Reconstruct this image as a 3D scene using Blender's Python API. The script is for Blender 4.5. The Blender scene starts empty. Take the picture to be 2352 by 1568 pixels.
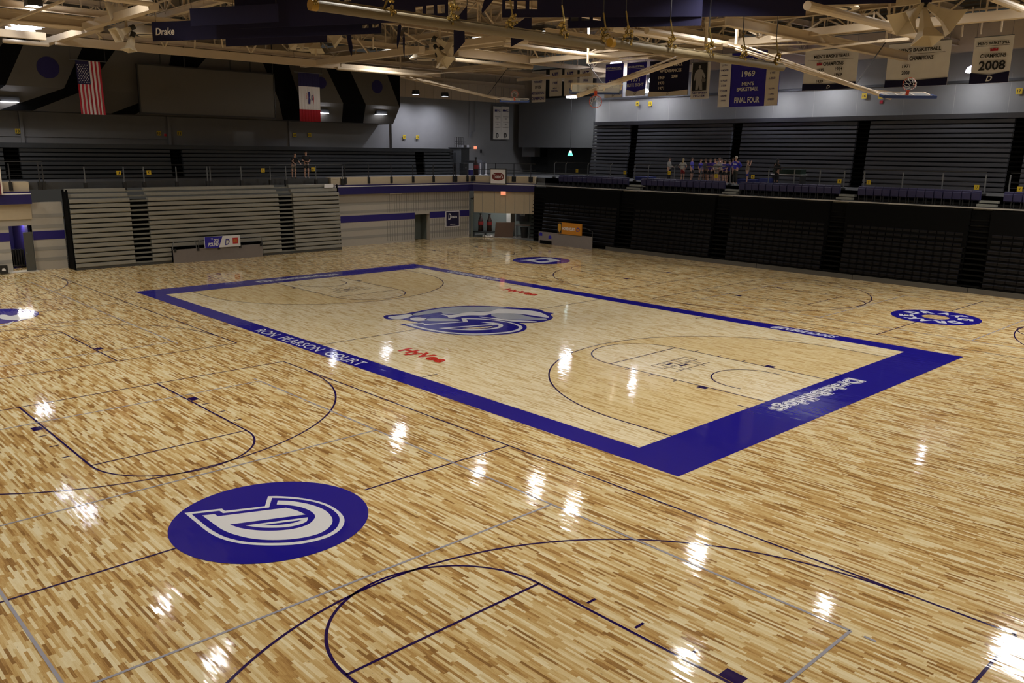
import bpy, bmesh, math, random
from math import sin, cos, pi, radians, floor as fl
from mathutils import Vector, Matrix
random.seed(7)
D = bpy.data
SC = bpy.context.scene
COL = SC.collection
# ------------------------------------------------------------------ camera
CAM = Vector((26.0872568, -22.9857164, 6.85845519))
YAW, PITCH, ROLL, F = 2.38329106, -0.221019945, 0.0116919791, 1936.35148
f_ = Vector((cos(PITCH)*cos(YAW), cos(PITCH)*sin(YAW), sin(PITCH)))
r_ = f_.cross(Vector((0, 0, 1))).normalized(); u_ = r_.cross(f_)
RR = cos(ROLL)*r_ + sin(ROLL)*u_; UU = -sin(ROLL)*r_ + cos(ROLL)*u_
cd = D.cameras.new('camera'); cam = D.objects.new('camera', cd); COL.objects.link(cam)
cam.matrix_world = Matrix(((RR.x, UU.x, -f_.x, CAM.x), (RR.y, UU.y, -f_.y, CAM.y), (RR.z, UU.z, -f_.z, CAM.z), (0, 0, 0, 1)))
cd.sensor_width = 36; cd.lens = 36*F/2352; cd.clip_end = 300
SC.camera = cam
# ------------------------------------------------------------------ light and exposure
W = D.worlds.new('world'); SC.world = W; W.use_nodes = True
W.node_tree.nodes['Background'].inputs[0].default_value = (0.9, 0.85, 0.75, 1)
W.node_tree.nodes['Background'].inputs[1].default_value = 0.02
SC.view_settings.view_transform = 'Standard'; SC.view_settings.look = 'None'
SC.view_settings.gamma = 1; SC.view_settings.use_curve_mapping = False
SC.view_settings.exposure = 0.75
LAMP_NEAR, LAMP_ROW, LAMP_WALL, LAMP_BULK = 82, 84, 75, 16

def ray(x, y): return f_ + RR*((x-1176)/F) + UU*(-(y-784)/F)
def atZ(x, y, z=0.0):
    d = ray(x, y); return CAM + d*((z-CAM.z)/d.z)
def atX(x, y, X):
    d = ray(x, y); return CAM + d*((X-CAM.x)/d.x)
def atY(x, y, Y):
    d = ray(x, y); return CAM + d*((Y-CAM.y)/d.y)
# ------------------------------------------------------------------ materials
MATS = {}
def mat(name, col, rough=0.6, metal=0.0, emit=None, es=0, spec=0.5, noise=0.0, nscale=6, alpha=1):
    if name in MATS: return MATS[name]
    m = D.materials.new(name); m.use_nodes = True; nt = m.node_tree
    b = nt.nodes['Principled BSDF']
    b.inputs['Base Color'].default_value = (*col, 1); b.inputs['Roughness'].default_value = rough
    b.inputs['Metallic'].default_value = metal; b.inputs['Specular IOR Level'].default_value = spec
    if emit:
        b.inputs['Emission Color'].default_value = (*emit, 1); b.inputs['Emission Strength'].default_value = es
    if alpha < 1: b.inputs['Alpha'].default_value = alpha
    if noise:
        tc = nt.nodes.new('ShaderNodeTexCoord'); n = nt.nodes.new('ShaderNodeTexNoise'); n.inputs['Scale'].default_value = nscale
        n.inputs['Detail'].default_value = 4
        r = nt.nodes.new('ShaderNodeMapRange'); r.inputs['To Min'].default_value = 1-noise; r.inputs['To Max'].default_value = 1+noise
        mx = nt.nodes.new('ShaderNodeMix'); mx.data_type = 'RGBA'; mx.blend_type = 'MULTIPLY'; mx.inputs['Factor'].default_value = 1
        nt.links.new(tc.outputs['Object'], n.inputs['Vector']); nt.links.new(n.outputs['Fac'], r.inputs['Value'])
        mx.inputs['A'].default_value = (*col, 1); nt.links.new(r.outputs[0], mx.inputs['B']); nt.links.new(mx.outputs['Result'], b.inputs['Base Color'])
    MATS[name] = m; return m
def N(nt, t, **kw):
    n = nt.nodes.new(t)
    for k, v in kw.items(): setattr(n, k, v)
    return n
def mth(nt, op, a, b=None, c=None):
    n = nt.nodes.new('ShaderNodeMath'); n.operation = op
    for i, v in enumerate((a, b, c)):
        if v is None: continue
        if isinstance(v, (int, float)): n.inputs[i].default_value = v
        else: nt.links.new(v, n.inputs[i])
    return n.outputs[0]
def gloss_normal(nt, x, y, rx, amp):
    """varnished boards: every board lies at its own tiny tilt"""
    nz = N(nt, 'ShaderNodeTexNoise'); nz.inputs['Scale'].default_value = 1.0; nz.inputs['Detail'].default_value = 3
    cv = N(nt, 'ShaderNodeCombineXYZ'); nt.links.new(mth(nt, 'MULTIPLY', x, 2.5), cv.inputs[0]); nt.links.new(mth(nt, 'MULTIPLY', y, 18), cv.inputs[1])
    nt.links.new(cv.outputs[0], nz.inputs['Vector'])
    sp = N(nt, 'ShaderNodeSeparateColor'); nt.links.new(nz.outputs['Color'], sp.inputs[0])
    nx = mth(nt, 'MULTIPLY', mth(nt, 'SUBTRACT', sp.outputs[0], 0.5), amp*1.6)
    ny = mth(nt, 'ADD', mth(nt, 'MULTIPLY', mth(nt, 'SUBTRACT', rx, 0.5), amp), mth(nt, 'MULTIPLY', mth(nt, 'SUBTRACT', sp.outputs[1], 0.5), amp*2))
    c = N(nt, 'ShaderNodeCombineXYZ'); nt.links.new(nx, c.inputs[0]); nt.links.new(ny, c.inputs[1]); c.inputs[2].default_value = 1
    v = N(nt, 'ShaderNodeVectorMath', operation='NORMALIZE'); nt.links.new(c.outputs[0], v.inputs[0])
    return v.outputs[0]
BW = 0.047
def boards(nt):
    tc = N(nt, 'ShaderNodeTexCoord'); s = N(nt, 'ShaderNodeSeparateXYZ'); nt.links.new(tc.outputs['Object'], s.inputs[0])
    x, y = s.outputs[0], s.outputs[1]
    row = mth(nt, 'FLOOR', mth(nt, 'DIVIDE', y, BW))
    w1 = N(nt, 'ShaderNodeTexWhiteNoise', noise_dimensions='1D'); nt.links.new(row, w1.inputs['W'])
    ln = mth(nt, 'MULTIPLY_ADD', w1.outputs['Value'], 0.40, 0.30)
    u = mth(nt, 'ADD', mth(nt, 'DIVIDE', x, ln), mth(nt, 'MULTIPLY', w1.outputs['Value'], 37.0))
    c = mth(nt, 'FLOOR', u)
    cv = N(nt, 'ShaderNodeCombineXYZ'); nt.links.new(row, cv.inputs[0]); nt.links.new(c, cv.inputs[1])
    w2 = N(nt, 'ShaderNodeTexWhiteNoise', noise_dimensions='2D'); nt.links.new(cv.outputs[0], w2.inputs['Vector'])
    return x, y, w2.outputs['Value'], w2.outputs['Color']
def wood():
    m = D.materials.new('maple_floor'); m.use_nodes = True; nt = m.node_tree; b = nt.nodes['Principled BSDF']
    x, y, v, vc = boards(nt)
    sc = N(nt, 'ShaderNodeSeparateColor'); nt.links.new(vc, sc.inputs[0])
    # big soft patches and grain
    cv = N(nt, 'ShaderNodeCombineXYZ'); nt.links.new(mth(nt, 'MULTIPLY', x, 0.9), cv.inputs[0]); nt.links.new(mth(nt, 'MULTIPLY', y, 5), cv.inputs[1])
    n1 = N(nt, 'ShaderNodeTexNoise'); n1.inputs['Scale'].default_value = 1; n1.inputs['Detail'].default_value = 3; nt.links.new(cv.outputs[0], n1.inputs['Vector'])
    cg = N(nt, 'ShaderNodeCombineXYZ'); nt.links.new(mth(nt, 'MULTIPLY', x, 7), cg.inputs[0]); nt.links.new(mth(nt, 'MULTIPLY', y, 110), cg.inputs[1]); nt.links.new(mth(nt, 'MULTIPLY', v, 50), cg.inputs[2])
    n2 = N(nt, 'ShaderNodeTexNoise'); n2.inputs['Scale'].default_value = 1; n2.inputs['Detail'].default_value = 3; nt.links.new(cg.outputs[0], n2.inputs['Vector'])
    t = mth(nt, 'ADD', v, mth(nt, 'MULTIPLY', mth(nt, 'SUBTRACT', n1.outputs['Fac'], 0.5), 0.7))
    t = mth(nt, 'ADD', t, mth(nt, 'MULTIPLY', mth(nt, 'SUBTRACT', n2.outputs['Fac'], 0.5), 0.55))
    r1 = N(nt, 'ShaderNodeValToRGB'); e = r1.color_ramp.elements
    e[0].position = 0.0; e[0].color = (0.28, 0.15, 0.048, 1); e[1].position = 1.0; e[1].color = (0.86, 0.76, 0.50, 1)
    for p, c in ((0.08, (0.38, 0.21, 0.07)), (0.26, (0.54, 0.34, 0.12)), (0.50, (0.66, 0.475, 0.21)), (0.76, (0.78, 0.645, 0.36))):
        q = e.new(p); q.color = (*c, 1)
    nt.links.new(t, r1.inputs[0])
    r2 = N(nt, 'ShaderNodeValToRGB'); e = r2.color_ramp.elements
    e[0].position = 0.0; e[0].color = (0.58, 0.42, 0.20, 1); e[1].position = 1.0; e[1].color = (0.90, 0.81, 0.58, 1)
    q = e.new(0.25); q.color = (0.76, 0.62, 0.36, 1); q = e.new(0.6); q.color = (0.84, 0.725, 0.47, 1)
    nt.links.new(t, r2.inputs[0])
    kn = N(nt, 'ShaderNodeTexNoise'); kn.inputs['Scale'].default_value = 1; kn.inputs['Detail'].default_value = 1
    ck = N(nt, 'ShaderNodeCombineXYZ'); nt.links.new(mth(nt, 'MULTIPLY', x, 11), ck.inputs[0]); nt.links.new(mth(nt, 'MULTIPLY', y, 26), ck.inputs[1]); nt.links.new(ck.outputs[0], kn.inputs['Vector'])
    km = N(nt, 'ShaderNodeMapRange'); km.inputs['From Min'].default_value = 0.70; km.inputs['From Max'].default_value = 0.78; km.inputs['To Max'].default_value = 0.55; nt.links.new(kn.outputs['Fac'], km.inputs['Value'])
    km2 = N(nt, 'ShaderNodeMix', data_type='RGBA'); nt.links.new(km.outputs[0], km2.inputs['Factor']); nt.links.new(r1.outputs[0], km2.inputs['A']); km2.inputs['B'].default_value = (0.13, 0.06, 0.02, 1)
    ax = mth(nt, 'ABSOLUTE', x); ay = mth(nt, 'ABSOLUTE', y)
    ins = mth(nt, 'MULTIPLY', mth(nt, 'LESS_THAN', ax, 14.33), mth(nt, 'LESS_THAN', ay, 7.63))
    dx = mth(nt, 'SUBTRACT', ax, 12.725)
    dist = mth(nt, 'SQRT', mth(nt, 'ADD', mth(nt, 'MULTIPLY', dx, dx), mth(nt, 'MULTIPLY', y, y)))
    arc = mth(nt, 'MAXIMUM', mth(nt, 'LESS_THAN', dist, 6.325), mth(nt, 'MULTIPLY', mth(nt, 'GREATER_THAN', ax, 12.7), mth(nt, 'LESS_THAN', ay, 6.325)))
    dx2 = mth(nt, 'SUBTRACT', ax, 8.53)
    d2 = mth(nt, 'SQRT', mth(nt, 'ADD', mth(nt, 'MULTIPLY', dx2, dx2), mth(nt, 'MULTIPLY', y, y)))
    key = mth(nt, 'MAXIMUM', mth(nt, 'LESS_THAN', d2, 1.83), mth(nt, 'MULTIPLY', mth(nt, 'GREATER_THAN', ax, 8.53), mth(nt, 'LESS_THAN', ay, 1.83)))
    arc = mth(nt, 'MULTIPLY', arc, mth(nt, 'SUBTRACT', 1, key))
    st = N(nt, 'ShaderNodeMix', data_type='RGBA', blend_type='MULTIPLY'); st.inputs['B'].default_value = (0.93, 0.86, 0.70, 1)
    nt.links.new(arc, st.inputs['Factor']); nt.links.new(r2.outputs[0], st.inputs['A'])
    mx = N(nt, 'ShaderNodeMix', data_type='RGBA'); nt.links.new(ins, mx.inputs['Factor']); nt.links.new(km2.outputs['Result'], mx.inputs['A']); nt.links.new(st.outputs['Result'], mx.inputs['B'])
    nt.links.new(mx.outputs['Result'], b.inputs['Base Color'])
    b.inputs['Roughness'].default_value = 0.06; b.inputs['Specular IOR Level'].default_value = 0.5
    nt.links.new(gloss_normal(nt, x, y, sc.outputs[1], 0.020), b.inputs['Normal'])
    return m
def paint(name, col):
    m = D.materials.new(name); m.use_nodes = True; nt = m.node_tree; b = nt.nodes['Principled BSDF']
    x, y, v, vc = boards(nt); sc = N(nt, 'ShaderNodeSeparateColor'); nt.links.new(vc, sc.inputs[0])
    b.inputs['Base Color'].default_value = (*col, 1); b.inputs['Roughness'].default_value = 0.06
    nt.links.new(gloss_normal(nt, x, y, sc.outputs[1], 0.018), b.inputs['Normal'])
    return m
WOOD = wood()
P_BLUE = paint('floor_paint_royal', (0.017, 0.012, 0.27)); P_LINE = paint('floor_paint_line', (0.014, 0.004, 0.075))
P_WHITE = paint('floor_paint_white', (0.74, 0.75, 0.78)); P_GREY = paint('floor_paint_grey', (0.36, 0.36, 0.42))
P_RED = paint('floor_paint_red', (0.62, 0.035, 0.02)); P_SILVER = paint('floor_paint_silver', (0.40, 0.43, 0.50))
M_NAVY = mat('navy_fabric', (0.0035, 0.003, 0.032), 0.9, noise=0.15); M_ROYAL = mat('royal_fabric', (0.022, 0.014, 0.33), 0.7, noise=0.25, nscale=3)
M_CREAM = mat('banner_cloth', (0.80, 0.78, 0.77), 0.9, noise=0.08, nscale=2); M_CREAM2 = mat('banner_cloth_warm', (0.68, 0.62, 0.53), 0.9, noise=0.1, nscale=2)
M_BEIGE = mat('beige_steel', (0.55, 0.45, 0.32), 0.6, noise=0.08, nscale=2); M_DECK = mat('roof_deck', (0.50, 0.42, 0.31), 0.8, noise=0.1, nscale=1)
M_HORN = mat('horn_plastic', (0.60, 0.52, 0.38), 0.5); M_BLACK = mat('black_plastic', (0.012, 0.012, 0.012), 0.5)
M_WALLU = mat('upper_wall_grey', (0.205, 0.20, 0.195), 0.85, noise=0.06, nscale=1.5); M_WALLB = mat('lower_block_cream', (0.42, 0.39, 0.335), 0.8, noise=0.05)
M_BAND = mat('wall_band_grey', (0.30, 0.29, 0.26), 0.8); M_STRIPE = mat('wall_stripe_blue', (0.015, 0.009, 0.15), 0.5)
M_STRIPED = mat('fascia_blue', (0.012, 0.008, 0.095), 0.5); M_CREAMW = mat('fascia_cream', (0.50, 0.42, 0.29), 0.7, noise=0.05)
M_SILV = mat('bench_aluminium', (0.27, 0.26, 0.22), 0.45, 0.15, noise=0.08, nscale=4); M_SILVD = mat('bench_shadow_metal', (0.05, 0.05, 0.045), 0.6)  # second metal is the darker one of the kick plates
M_DKROW = mat('upper_bench_dark', (0.055, 0.057, 0.067), 0.5, noise=0.1); M_DKROWL = mat('upper_bench_left', (0.035, 0.038, 0.04), 0.6, noise=0.1)
M_PIT = mat('dark_gap', (0.002, 0.002, 0.002), 0.9, spec=0.1); M_SEATD = mat('folded_seat_black', (0.004, 0.004, 0.006), 0.5, spec=0.2)
M_STEP = mat('step_board', (0.20, 0.20, 0.17), 0.6); M_STEPD = mat('step_board_dark', (0.004, 0.0038, 0.0032), 0.8, spec=0.1)
M_CHAIR = mat('chair_purple', (0.020, 0.018, 0.065), 0.6, noise=0.1); M_RAIL = mat('rail_steel', (0.14, 0.15, 0.16), 0.4, 0.3)
M_RAILD = mat('rail_dark', (0.03, 0.03, 0.032), 0.5); M_PAN_G = mat('bulkhead_grey', (0.085, 0.077, 0.065), 0.8, noise=0.06, nscale=1); M_PAN_K = mat('bulkhead_black', (0.003, 0.003, 0.003), 0.9, spec=0.1)
M_BALLB = mat('bulkhead_blue', (0.009, 0.006, 0.075), 0.8); M_SCREEN = mat('screen_grey', (0.075, 0.068, 0.058), 0.6, noise=0.05)
M_YEL = mat('sign_yellow', (0.55, 0.38, 0.01), 0.6); M_INK = mat('ink_black', (0.01, 0.01, 0.012), 0.7); M_INKB = mat('ink_navy', (0.02, 0.015, 0.16), 0.7)
M_WHITE = mat('white_print', (0.75, 0.75, 0.75), 0.7); M_REDC = mat('red_cloth', (0.45, 0.02, 0.04), 0.85); M_GOLD = mat('gold_tinsel', (0.36, 0.27, 0.10), 0.25, 0.9)
M_ROLL = mat('rolled_curtain', (0.15, 0.115, 0.06), 0.6, noise=0.1); M_YCAP = mat('yellow_cap', (0.35, 0.19, 0.01), 0.6)
M_PAD = mat('blue_pad', (0.02, 0.045, 0.16), 0.7); M_GLASS = mat('backboard_glass', (0.55, 0.6, 0.65), 0.1, alpha=0.4); M_RIM = mat('rim_orange', (0.55, 0.06, 0.015), 0.4)
M_NET = mat('net_white', (0.6, 0.58, 0.55), 0.9); M_CARPET = mat('concourse_floor', (0.06, 0.06, 0.06), 0.8); M_DARKW = mat('dark_wall', (0.035, 0.036, 0.035), 0.85)
M_TARP = mat('grey_vinyl', (0.21, 0.185, 0.17), 0.7, noise=0.08); M_KICK = mat('kickboard', (0.075, 0.068, 0.055), 0.7)
M_COR = mat('corridor_tan', (0.34, 0.27, 0.15), 0.8); M_TEAL = mat('vestibule_wall', (0.14, 0.16, 0.145), 0.8); M_WOODP = mat('brown_board', (0.12, 0.07, 0.045), 0.7)
M_COLA = mat('bottle_dark', (0.02, 0.008, 0.006), 0.3); M_COLAR = mat('bottle_label', (0.25, 0.02, 0.02), 0.5)
def emis(name, col, s): return mat(name, (0.8, 0.8, 0.8), 0.5, emit=col, es=s)
E_NEAR = emis('lamp_near', (1.0, 0.965, 0.90), LAMP_NEAR); E_FAR = emis('lamp_side', (1.0, 0.965, 0.90), 110); E_UP = emis('lamp_uplight', (1.0, 0.93, 0.82), 16); E_ROW = emis('lamp_row', (1, 0.96, 0.92), LAMP_ROW)
E_WALL = emis('lamp_wall', (0.90, 0.92, 1), LAMP_WALL); E_BULK = emis('lamp_bulk', (0.85, 0.87, 1), LAMP_BULK)
# ------------------------------------------------------------------ mesh helpers
class MB:
    def __init__(s): s.v = []; s.f = []; s.mi = []
    def add(s, vs, fs, mi=0):
        o = len(s.v); s.v += [tuple(v) for v in vs]; s.f += [tuple(i+o for i in q) for q in fs]; s.mi += [mi]*len(fs); return s
    def box(s, a, b, mi=0):
        (x0, y0, z0), (x1, y1, z1) = a, b
        return s.add([(x0,y0,z0),(x1,y0,z0),(x1,y1,z0),(x0,y1,z0),(x0,y0,z1),(x1,y0,z1),(x1,y1,z1),(x0,y1,z1)],
                     [(0,3,2,1),(4,5,6,7),(0,1,5,4),(1,2,6,5),(2,3,7,6),(3,0,4,7)], mi)
    def bar(s, p, q, w, h=None, mi=0):
        h = h or w; p, q = Vector(p), Vector(q); d = (q-p).normalized()
        a = d.cross(Vector((0, 0, 1)));  a = Vector((1, 0, 0)) if a.length < 1e-4 else a.normalized(); b = a.cross(d)
        vs = [c + a*(i*w/2) + b*(j*h/2) for c in (p, q) for i, j in ((-1,-1),(1,-1),(1,1),(-1,1))]
        return s.add(vs, [(0,3,2,1),(4,5,6,7),(0,1,5,4),(1,2,6,5),(2,3,7,6),(3,0,4,7)], mi)
    def ibeam(s, p, q, w, h, mi=0):
        p, q = Vector(p), Vector(q); d = (q-p).normalized(); a = d.cross(Vector((0,0,1))).normalized(); b = a.cross(d)
        s.bar(p+b*(h/2), q+b*(h/2), w, .03, mi); s.bar(p-b*(h/2), q-b*(h/2), w, .03, mi); s.bar(p, q, .03, h, mi); return s
    def tube(s, p, q, r, n=10, r2=None, mi=0):
        p, q = Vector(p), Vector(q); r2 = r if r2 is None else r2; d = (q-p).normalized()
        a = d.cross(Vector((0, 0, 1)));  a = Vector((1, 0, 0)) if a.length < 1e-4 else a.normalized(); b = a.cross(d)
        vs = [c + a*(R*cos(2*pi*i/n)) + b*(R*sin(2*pi*i/n)) for c, R in ((p, r), (q, r2)) for i in range(n)]
        return s.add(vs, [(i, (i+1) % n, n+(i+1) % n, n+i) for i in range(n)] + [tuple(range(n))[::-1], tuple(range(n, 2*n))], mi)
    def path(s, pts, r, n=8, mi=0):
        for a, b in zip(pts, pts[1:]): s.tube(a, b, r, n, mi=mi)
        return s
    def prism(s, pts, d, mi=0):
        n = len(pts); d = Vector(d); ps = [Vector(p) for p in pts]
        return s.add(ps+[p+d for p in ps], [tuple(range(n)), tuple(range(2*n-1, n-1, -1))] + [(i, n+i, n+(i+1) % n, (i+1) % n) for i in range(n)], mi)
    def flat(s, pts, mi=0): return s.add(pts, [tuple(range(len(pts)))], mi)
    def ball(s, c, r, nu=12, nv=8, mi=0, sc=(1, 1, 1)):
        vs = [(c[0], c[1], c[2]+r*sc[2])]
        for j in range(1, nv):
            for i in range(nu):
                vs.append((c[0]+r*sc[0]*sin(pi*j/nv)*cos(2*pi*i/nu), c[1]+r*sc[1]*sin(pi*j/nv)*sin(2*pi*i/nu), c[2]+r*sc[2]*cos(pi*j/nv)))
        vs.append((c[0], c[1], c[2]-r*sc[2])); fs = []
        for i in range(nu): fs.append((0, 1+i, 1+(i+1) % nu)); fs.append((len(vs)-1, 1+(nv-2)*nu+(i+1) % nu, 1+(nv-2)*nu+i))
        for j in range(nv-2):
            for i in range(nu): fs.append((1+j*nu+i, 1+(j+1)*nu+i, 1+(j+1)*nu+(i+1) % nu, 1+j*nu+(i+1) % nu))
        return s.add(vs, fs, mi)
    def lathe(s, c, prof, n=14, mi=0):
        vs = [(c[0]+r*cos(2*pi*i/n), c[1]+r*sin(2*pi*i/n), c[2]+z) for r, z in prof for i in range(n)]
        k = len(prof)
        return s.add(vs, [(j*n+i, j*n+(i+1) % n, (j+1)*n+(i+1) % n, (j+1)*n+i) for j in range(k-1) for i in range(n)] + [tuple(range(n))[::-1], tuple(range((k-1)*n, k*n))], mi)
    def fixed(s, name, mats):
        me = s.mesh(name, mats); bm = bmesh.new(); bm.from_mesh(me); bmesh.ops.recalc_face_normals(bm, faces=bm.faces); bm.to_mesh(me); bm.free(); return me
    def mesh(s, name, mats, off=(0, 0, 0), smooth=False):
        me = D.meshes.new(name); ox, oy, oz = off
        me.from_pydata([(v[0]-ox, v[1]-oy, v[2]-oz) for v in s.v], [], s.f)
        for m in (mats if isinstance(mats, (list, tuple)) else [mats]): me.materials.append(m)
        me.polygons.foreach_set('material_index', s.mi)
        if smooth: me.polygons.foreach_set('use_smooth', [True]*len(s.f))
        me.update(); return me
    def build(s, name, mats, parent=None, local=False, smooth=False, fixn=False):
        off = (0, 0, 0)
        if parent is not None and not local: off = woff(parent)
        me = s.mesh(name, mats, off, smooth)
        if fixn:
            bm = bmesh.new(); bm.from_mesh(me); bmesh.ops.recalc_face_normals(bm, faces=bm.faces); bm.to_mesh(me); bm.free()
        o = D.objects.new(name, me); COL.objects.link(o)
        if parent is not None: o.parent = parent
        return o
def woff(o):
    p = Vector((0, 0, 0))
    while o is not None: p = p + Vector(o.location); o = o.parent
    return p
def tag(o, label=None, cat=None, group=None, kind=None):
    if label: o['label'] = label
    if cat: o['category'] = cat
    if group: o['group'] = group
    if kind: o['kind'] = kind
    return o
def thing(name, label, cat, loc=(0, 0, 0), group=None, rz=0):
    o = D.objects.new(name, None); COL.objects.link(o); o.location = loc; o.rotation_euler = (0, 0, rz); o.empty_display_size = 0.1
    return tag(o, label, cat, group)
def struct(name, loc=(0, 0, 0)):
    o = D.objects.new(name, None); COL.objects.link(o); o.location = loc; o['kind'] = 'structure'; return o
def smesh(name, mb, m, **k):
    o = mb.build(name, m, **k); o['kind'] = 'structure'; return o
def copy_tree(o, parent=None):
    c = o.copy(); COL.objects.link(c); c.parent = parent
    for ch in [q for q in D.objects if q.parent == o]: copy_tree(ch, c)
    return c
TC = {}
def tmesh(s, bold, space=1.0):
    k = (s, bold, space)
    if k not in TC:
        cu = D.curves.new('t', 'FONT'); cu.body = s; cu.offset = bold; cu.size = 1; cu.resolution_u = 3; cu.space_character = space; cu.align_x = 'LEFT'
        o = D.objects.new('t', cu); COL.objects.link(o); dg = bpy.context.evaluated_depsgraph_get(); dg.update()
        me = D.meshes.new_from_object(o.evaluated_get(dg)); D.objects.remove(o)
        vs = [v.co.copy() for v in me.vertices]; fs = [tuple(p.vertices) for p in me.polygons]; D.meshes.remove(me)
        x0 = min(v.x for v in vs); x1 = max(v.x for v in vs); y0 = min(v.y for v in vs); y1 = max(v.y for v in vs)
        TC[k] = ([((v.x-x0)/(x1-x0), (v.y-y0)/(y1-y0)) for v in vs], fs)
    return TC[k]
def text(mb, s, O, U, V, w, h, bold=0.02, shear=0.0, mi=0, space=1.0, off=None):
    """lettering that fills the box O, O+U*w, O+V*h"""
    vs, fs = tmesh(s, bold, space); O, U, V = Vector(O), Vector(U).normalized(), Vector(V).normalized(); Nn = U.cross(V)
    o = Nn*(0.0 if off is None else off)
    return mb.add([O + U*(x*w + y*h*shear) + V*(y*h) + o for x, y in vs], fs, mi)
def ctext(mb, s, C, U, V, w, h, **k):
    U, V = Vector(U).normalized(), Vector(V).normalized()
    return text(mb, s, Vector(C)-U*w/2-V*h/2, U, V, w, h, **k)
UX, UY, UZ = Vector((1, 0, 0)), Vector((0, 1, 0)), Vector((0, 0, 1))

# ================================================================== SETTING
floor = smesh('floor', MB().box((-45, -45, -0.2), (50, 24.2, 0)), WOOD)
def fpart(name, mb, m, label=None):
    o = mb.build(name, m, floor)
    if label: o['label'] = label
    return o
ZL = 0.003
def fline(mb, x0, y0, x1, y1, w=0.05, z=ZL):
    p, q = Vector((x0, y0, z)), Vector((x1, y1, z)); d = (q-p).normalized(); n = Vector((-d.y, d.x, 0))*(w/2)
    mb.flat([p-n, q-n, q+n, p+n])
def farc(mb, cx, cy, r, a0, a1, w=0.05, n=48, z=ZL):
    for i in range(n):
        a, b = a0+(a1-a0)*i/n, a0+(a1-a0)*(i+1)/n
        mb.flat([(cx+(r-w/2)*cos(a), cy+(r-w/2)*sin(a), z), (cx+(r+w/2)*cos(a), cy+(r+w/2)*sin(a), z), (cx+(r+w/2)*cos(b), cy+(r+w/2)*sin(b), z), (cx+(r-w/2)*cos(b), cy+(r-w/2)*sin(b), z)])
def rect(mb, x0, y0, x1, y1, z=ZL): mb.flat([(x0, y0, z), (x1, y0, z), (x1, y1, z), (x0, y1, z)])
# main court: blue border frame
b = MB(); bx, by, ox, oy = 14.325, 7.62, 16.05, 8.44
rect(b, -ox, -oy, ox, -by); rect(b, -ox, by, ox, oy); rect(b, -ox, -by, -bx, by); rect(b, bx, -by, ox, by)
fpart('court_border', b, P_BLUE, 'wide royal blue border painted round the main court')
b = MB()
for s in (-1, 1):
    fline(b, s*bx, -1.83, s*8.53, -1.83); fline(b, s*bx, 1.83, s*8.53, 1.83); fline(b, s*8.53, -1.83, s*8.53, 1.83)
    farc(b, s*8.53, 0, 1.83, pi/2 if s > 0 else -pi/2, 3*pi/2 if s > 0 else pi/2)
    a = math.acos((8.53-12.725+4.195)/6.3) if 0 else 0
    farc(b, s*12.725, 0, 6.325, pi/2 if s > 0 else -pi/2, 3*pi/2 if s > 0 else pi/2, n=90)
    for t in (-1, 1):
        fline(b, s*12.725, t*6.325, s*bx, t*6.325)
        for xx in (9.35, 10.3, 11.25): fline(b, s*xx, t*1.83, s*xx, t*2.05)
        rect(b, min(s*12.1, s*12.42), min(t*1.85, t*2.06), max(s*12.1, s*12.42), max(t*1.85, t*2.06), ZL)
        fline(b, s*bx, t*2.75, s*13.95, t*2.75)
        fline(b, s*5.8, t*by, s*5.8, t*7.0)
    farc(b, s*12.725, 0, 1.22, pi/2 if s > 0 else -pi/2, 3*pi/2 if s > 0 else pi/2)
    for t in (-1, 1): fline(b, s*12.725, t*1.22, s*13.1, t*1.22)
fline(b, -0.12, -by, -0.05, by)
fpart('court_lines', b, P_LINE, 'thin dark purple lines of the main court')
def side_court(cx, cy, hl=10.95, hw=5.98, zc=1):
    b = MB(); z = ZL
    for t in (-1, 1): fline(b, cx-hl, cy+t*hw, cx+hl, cy+t*hw)
    for s in (-1, 1):
        X0 = cx+s*hl; fline(b, X0, cy-hw, X0, cy+hw)
        for t in (-1, 1):
            fline(b, X0, cy+t*1.83, X0-s*5.79, cy+t*1.83)
            for k in (2.95, 3.9, 4.85): fline(b, X0-s*k, cy+t*1.95, X0-s*k, cy+t*2.15)
            rect(b, min(X0-s*2.1, X0-s*2.42), min(cy+t*1.87, cy+t*2.1), max(X0-s*2.1, X0-s*2.42), max(cy+t*1.87, cy+t*2.1))
        fline(b, X0-s*5.79, cy-1.83, X0-s*5.79, cy+1.83)
        farc(b, X0-s*5.79, cy, 1.83, pi/2 if s > 0 else -pi/2, 3*pi/2 if s > 0 else pi/2)
        farc(b, X0-s*1.6, cy, 5.95, pi/2 if s > 0 else -pi/2, 3*pi/2 if s > 0 else pi/2, n=80)
    if zc:
        fline(b, cx, cy-hw, cx, cy-1.9); fline(b, cx, cy+1.9, cx, cy+hw)
    return b
A = (12.15, -15.83); B = (-13.3, -15.75); C = (12.35, 15.75); E_ = (-12.3, 15.9)
fpart('side_court_lines', side_court(*A), P_LINE, 'dark purple basketball lines of the side court nearest the camera')
fpart('side_court_lines', side_court(*B), P_LINE, 'dark purple basketball lines of the side court at far left')
fpart('side_court_lines', side_court(C[0], C[1]), P_LINE, 'dark purple basketball lines of the side court at right')
fpart('side_court_lines', side_court(*E_), P_LINE, 'dark purple basketball lines of the far corner side court')
def volley(x0, x1, y0, y1):
    b = MB(); z = ZL+0.0015
    for y in (y0, y1): fline(b, x0, y, x1, y, z=z)
    for x in (x0, x1, (x0+x1)/2-3.07, (x0+x1)/2+3.07): fline(b, x, y0, x, y1, z=z)
    for y in (y0, y1):
        fline(b, x1+.2, y, x1+.38, y, z=z); fline(b, x0-.38, y, x0-.2, y, z=z)
    return b
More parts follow.
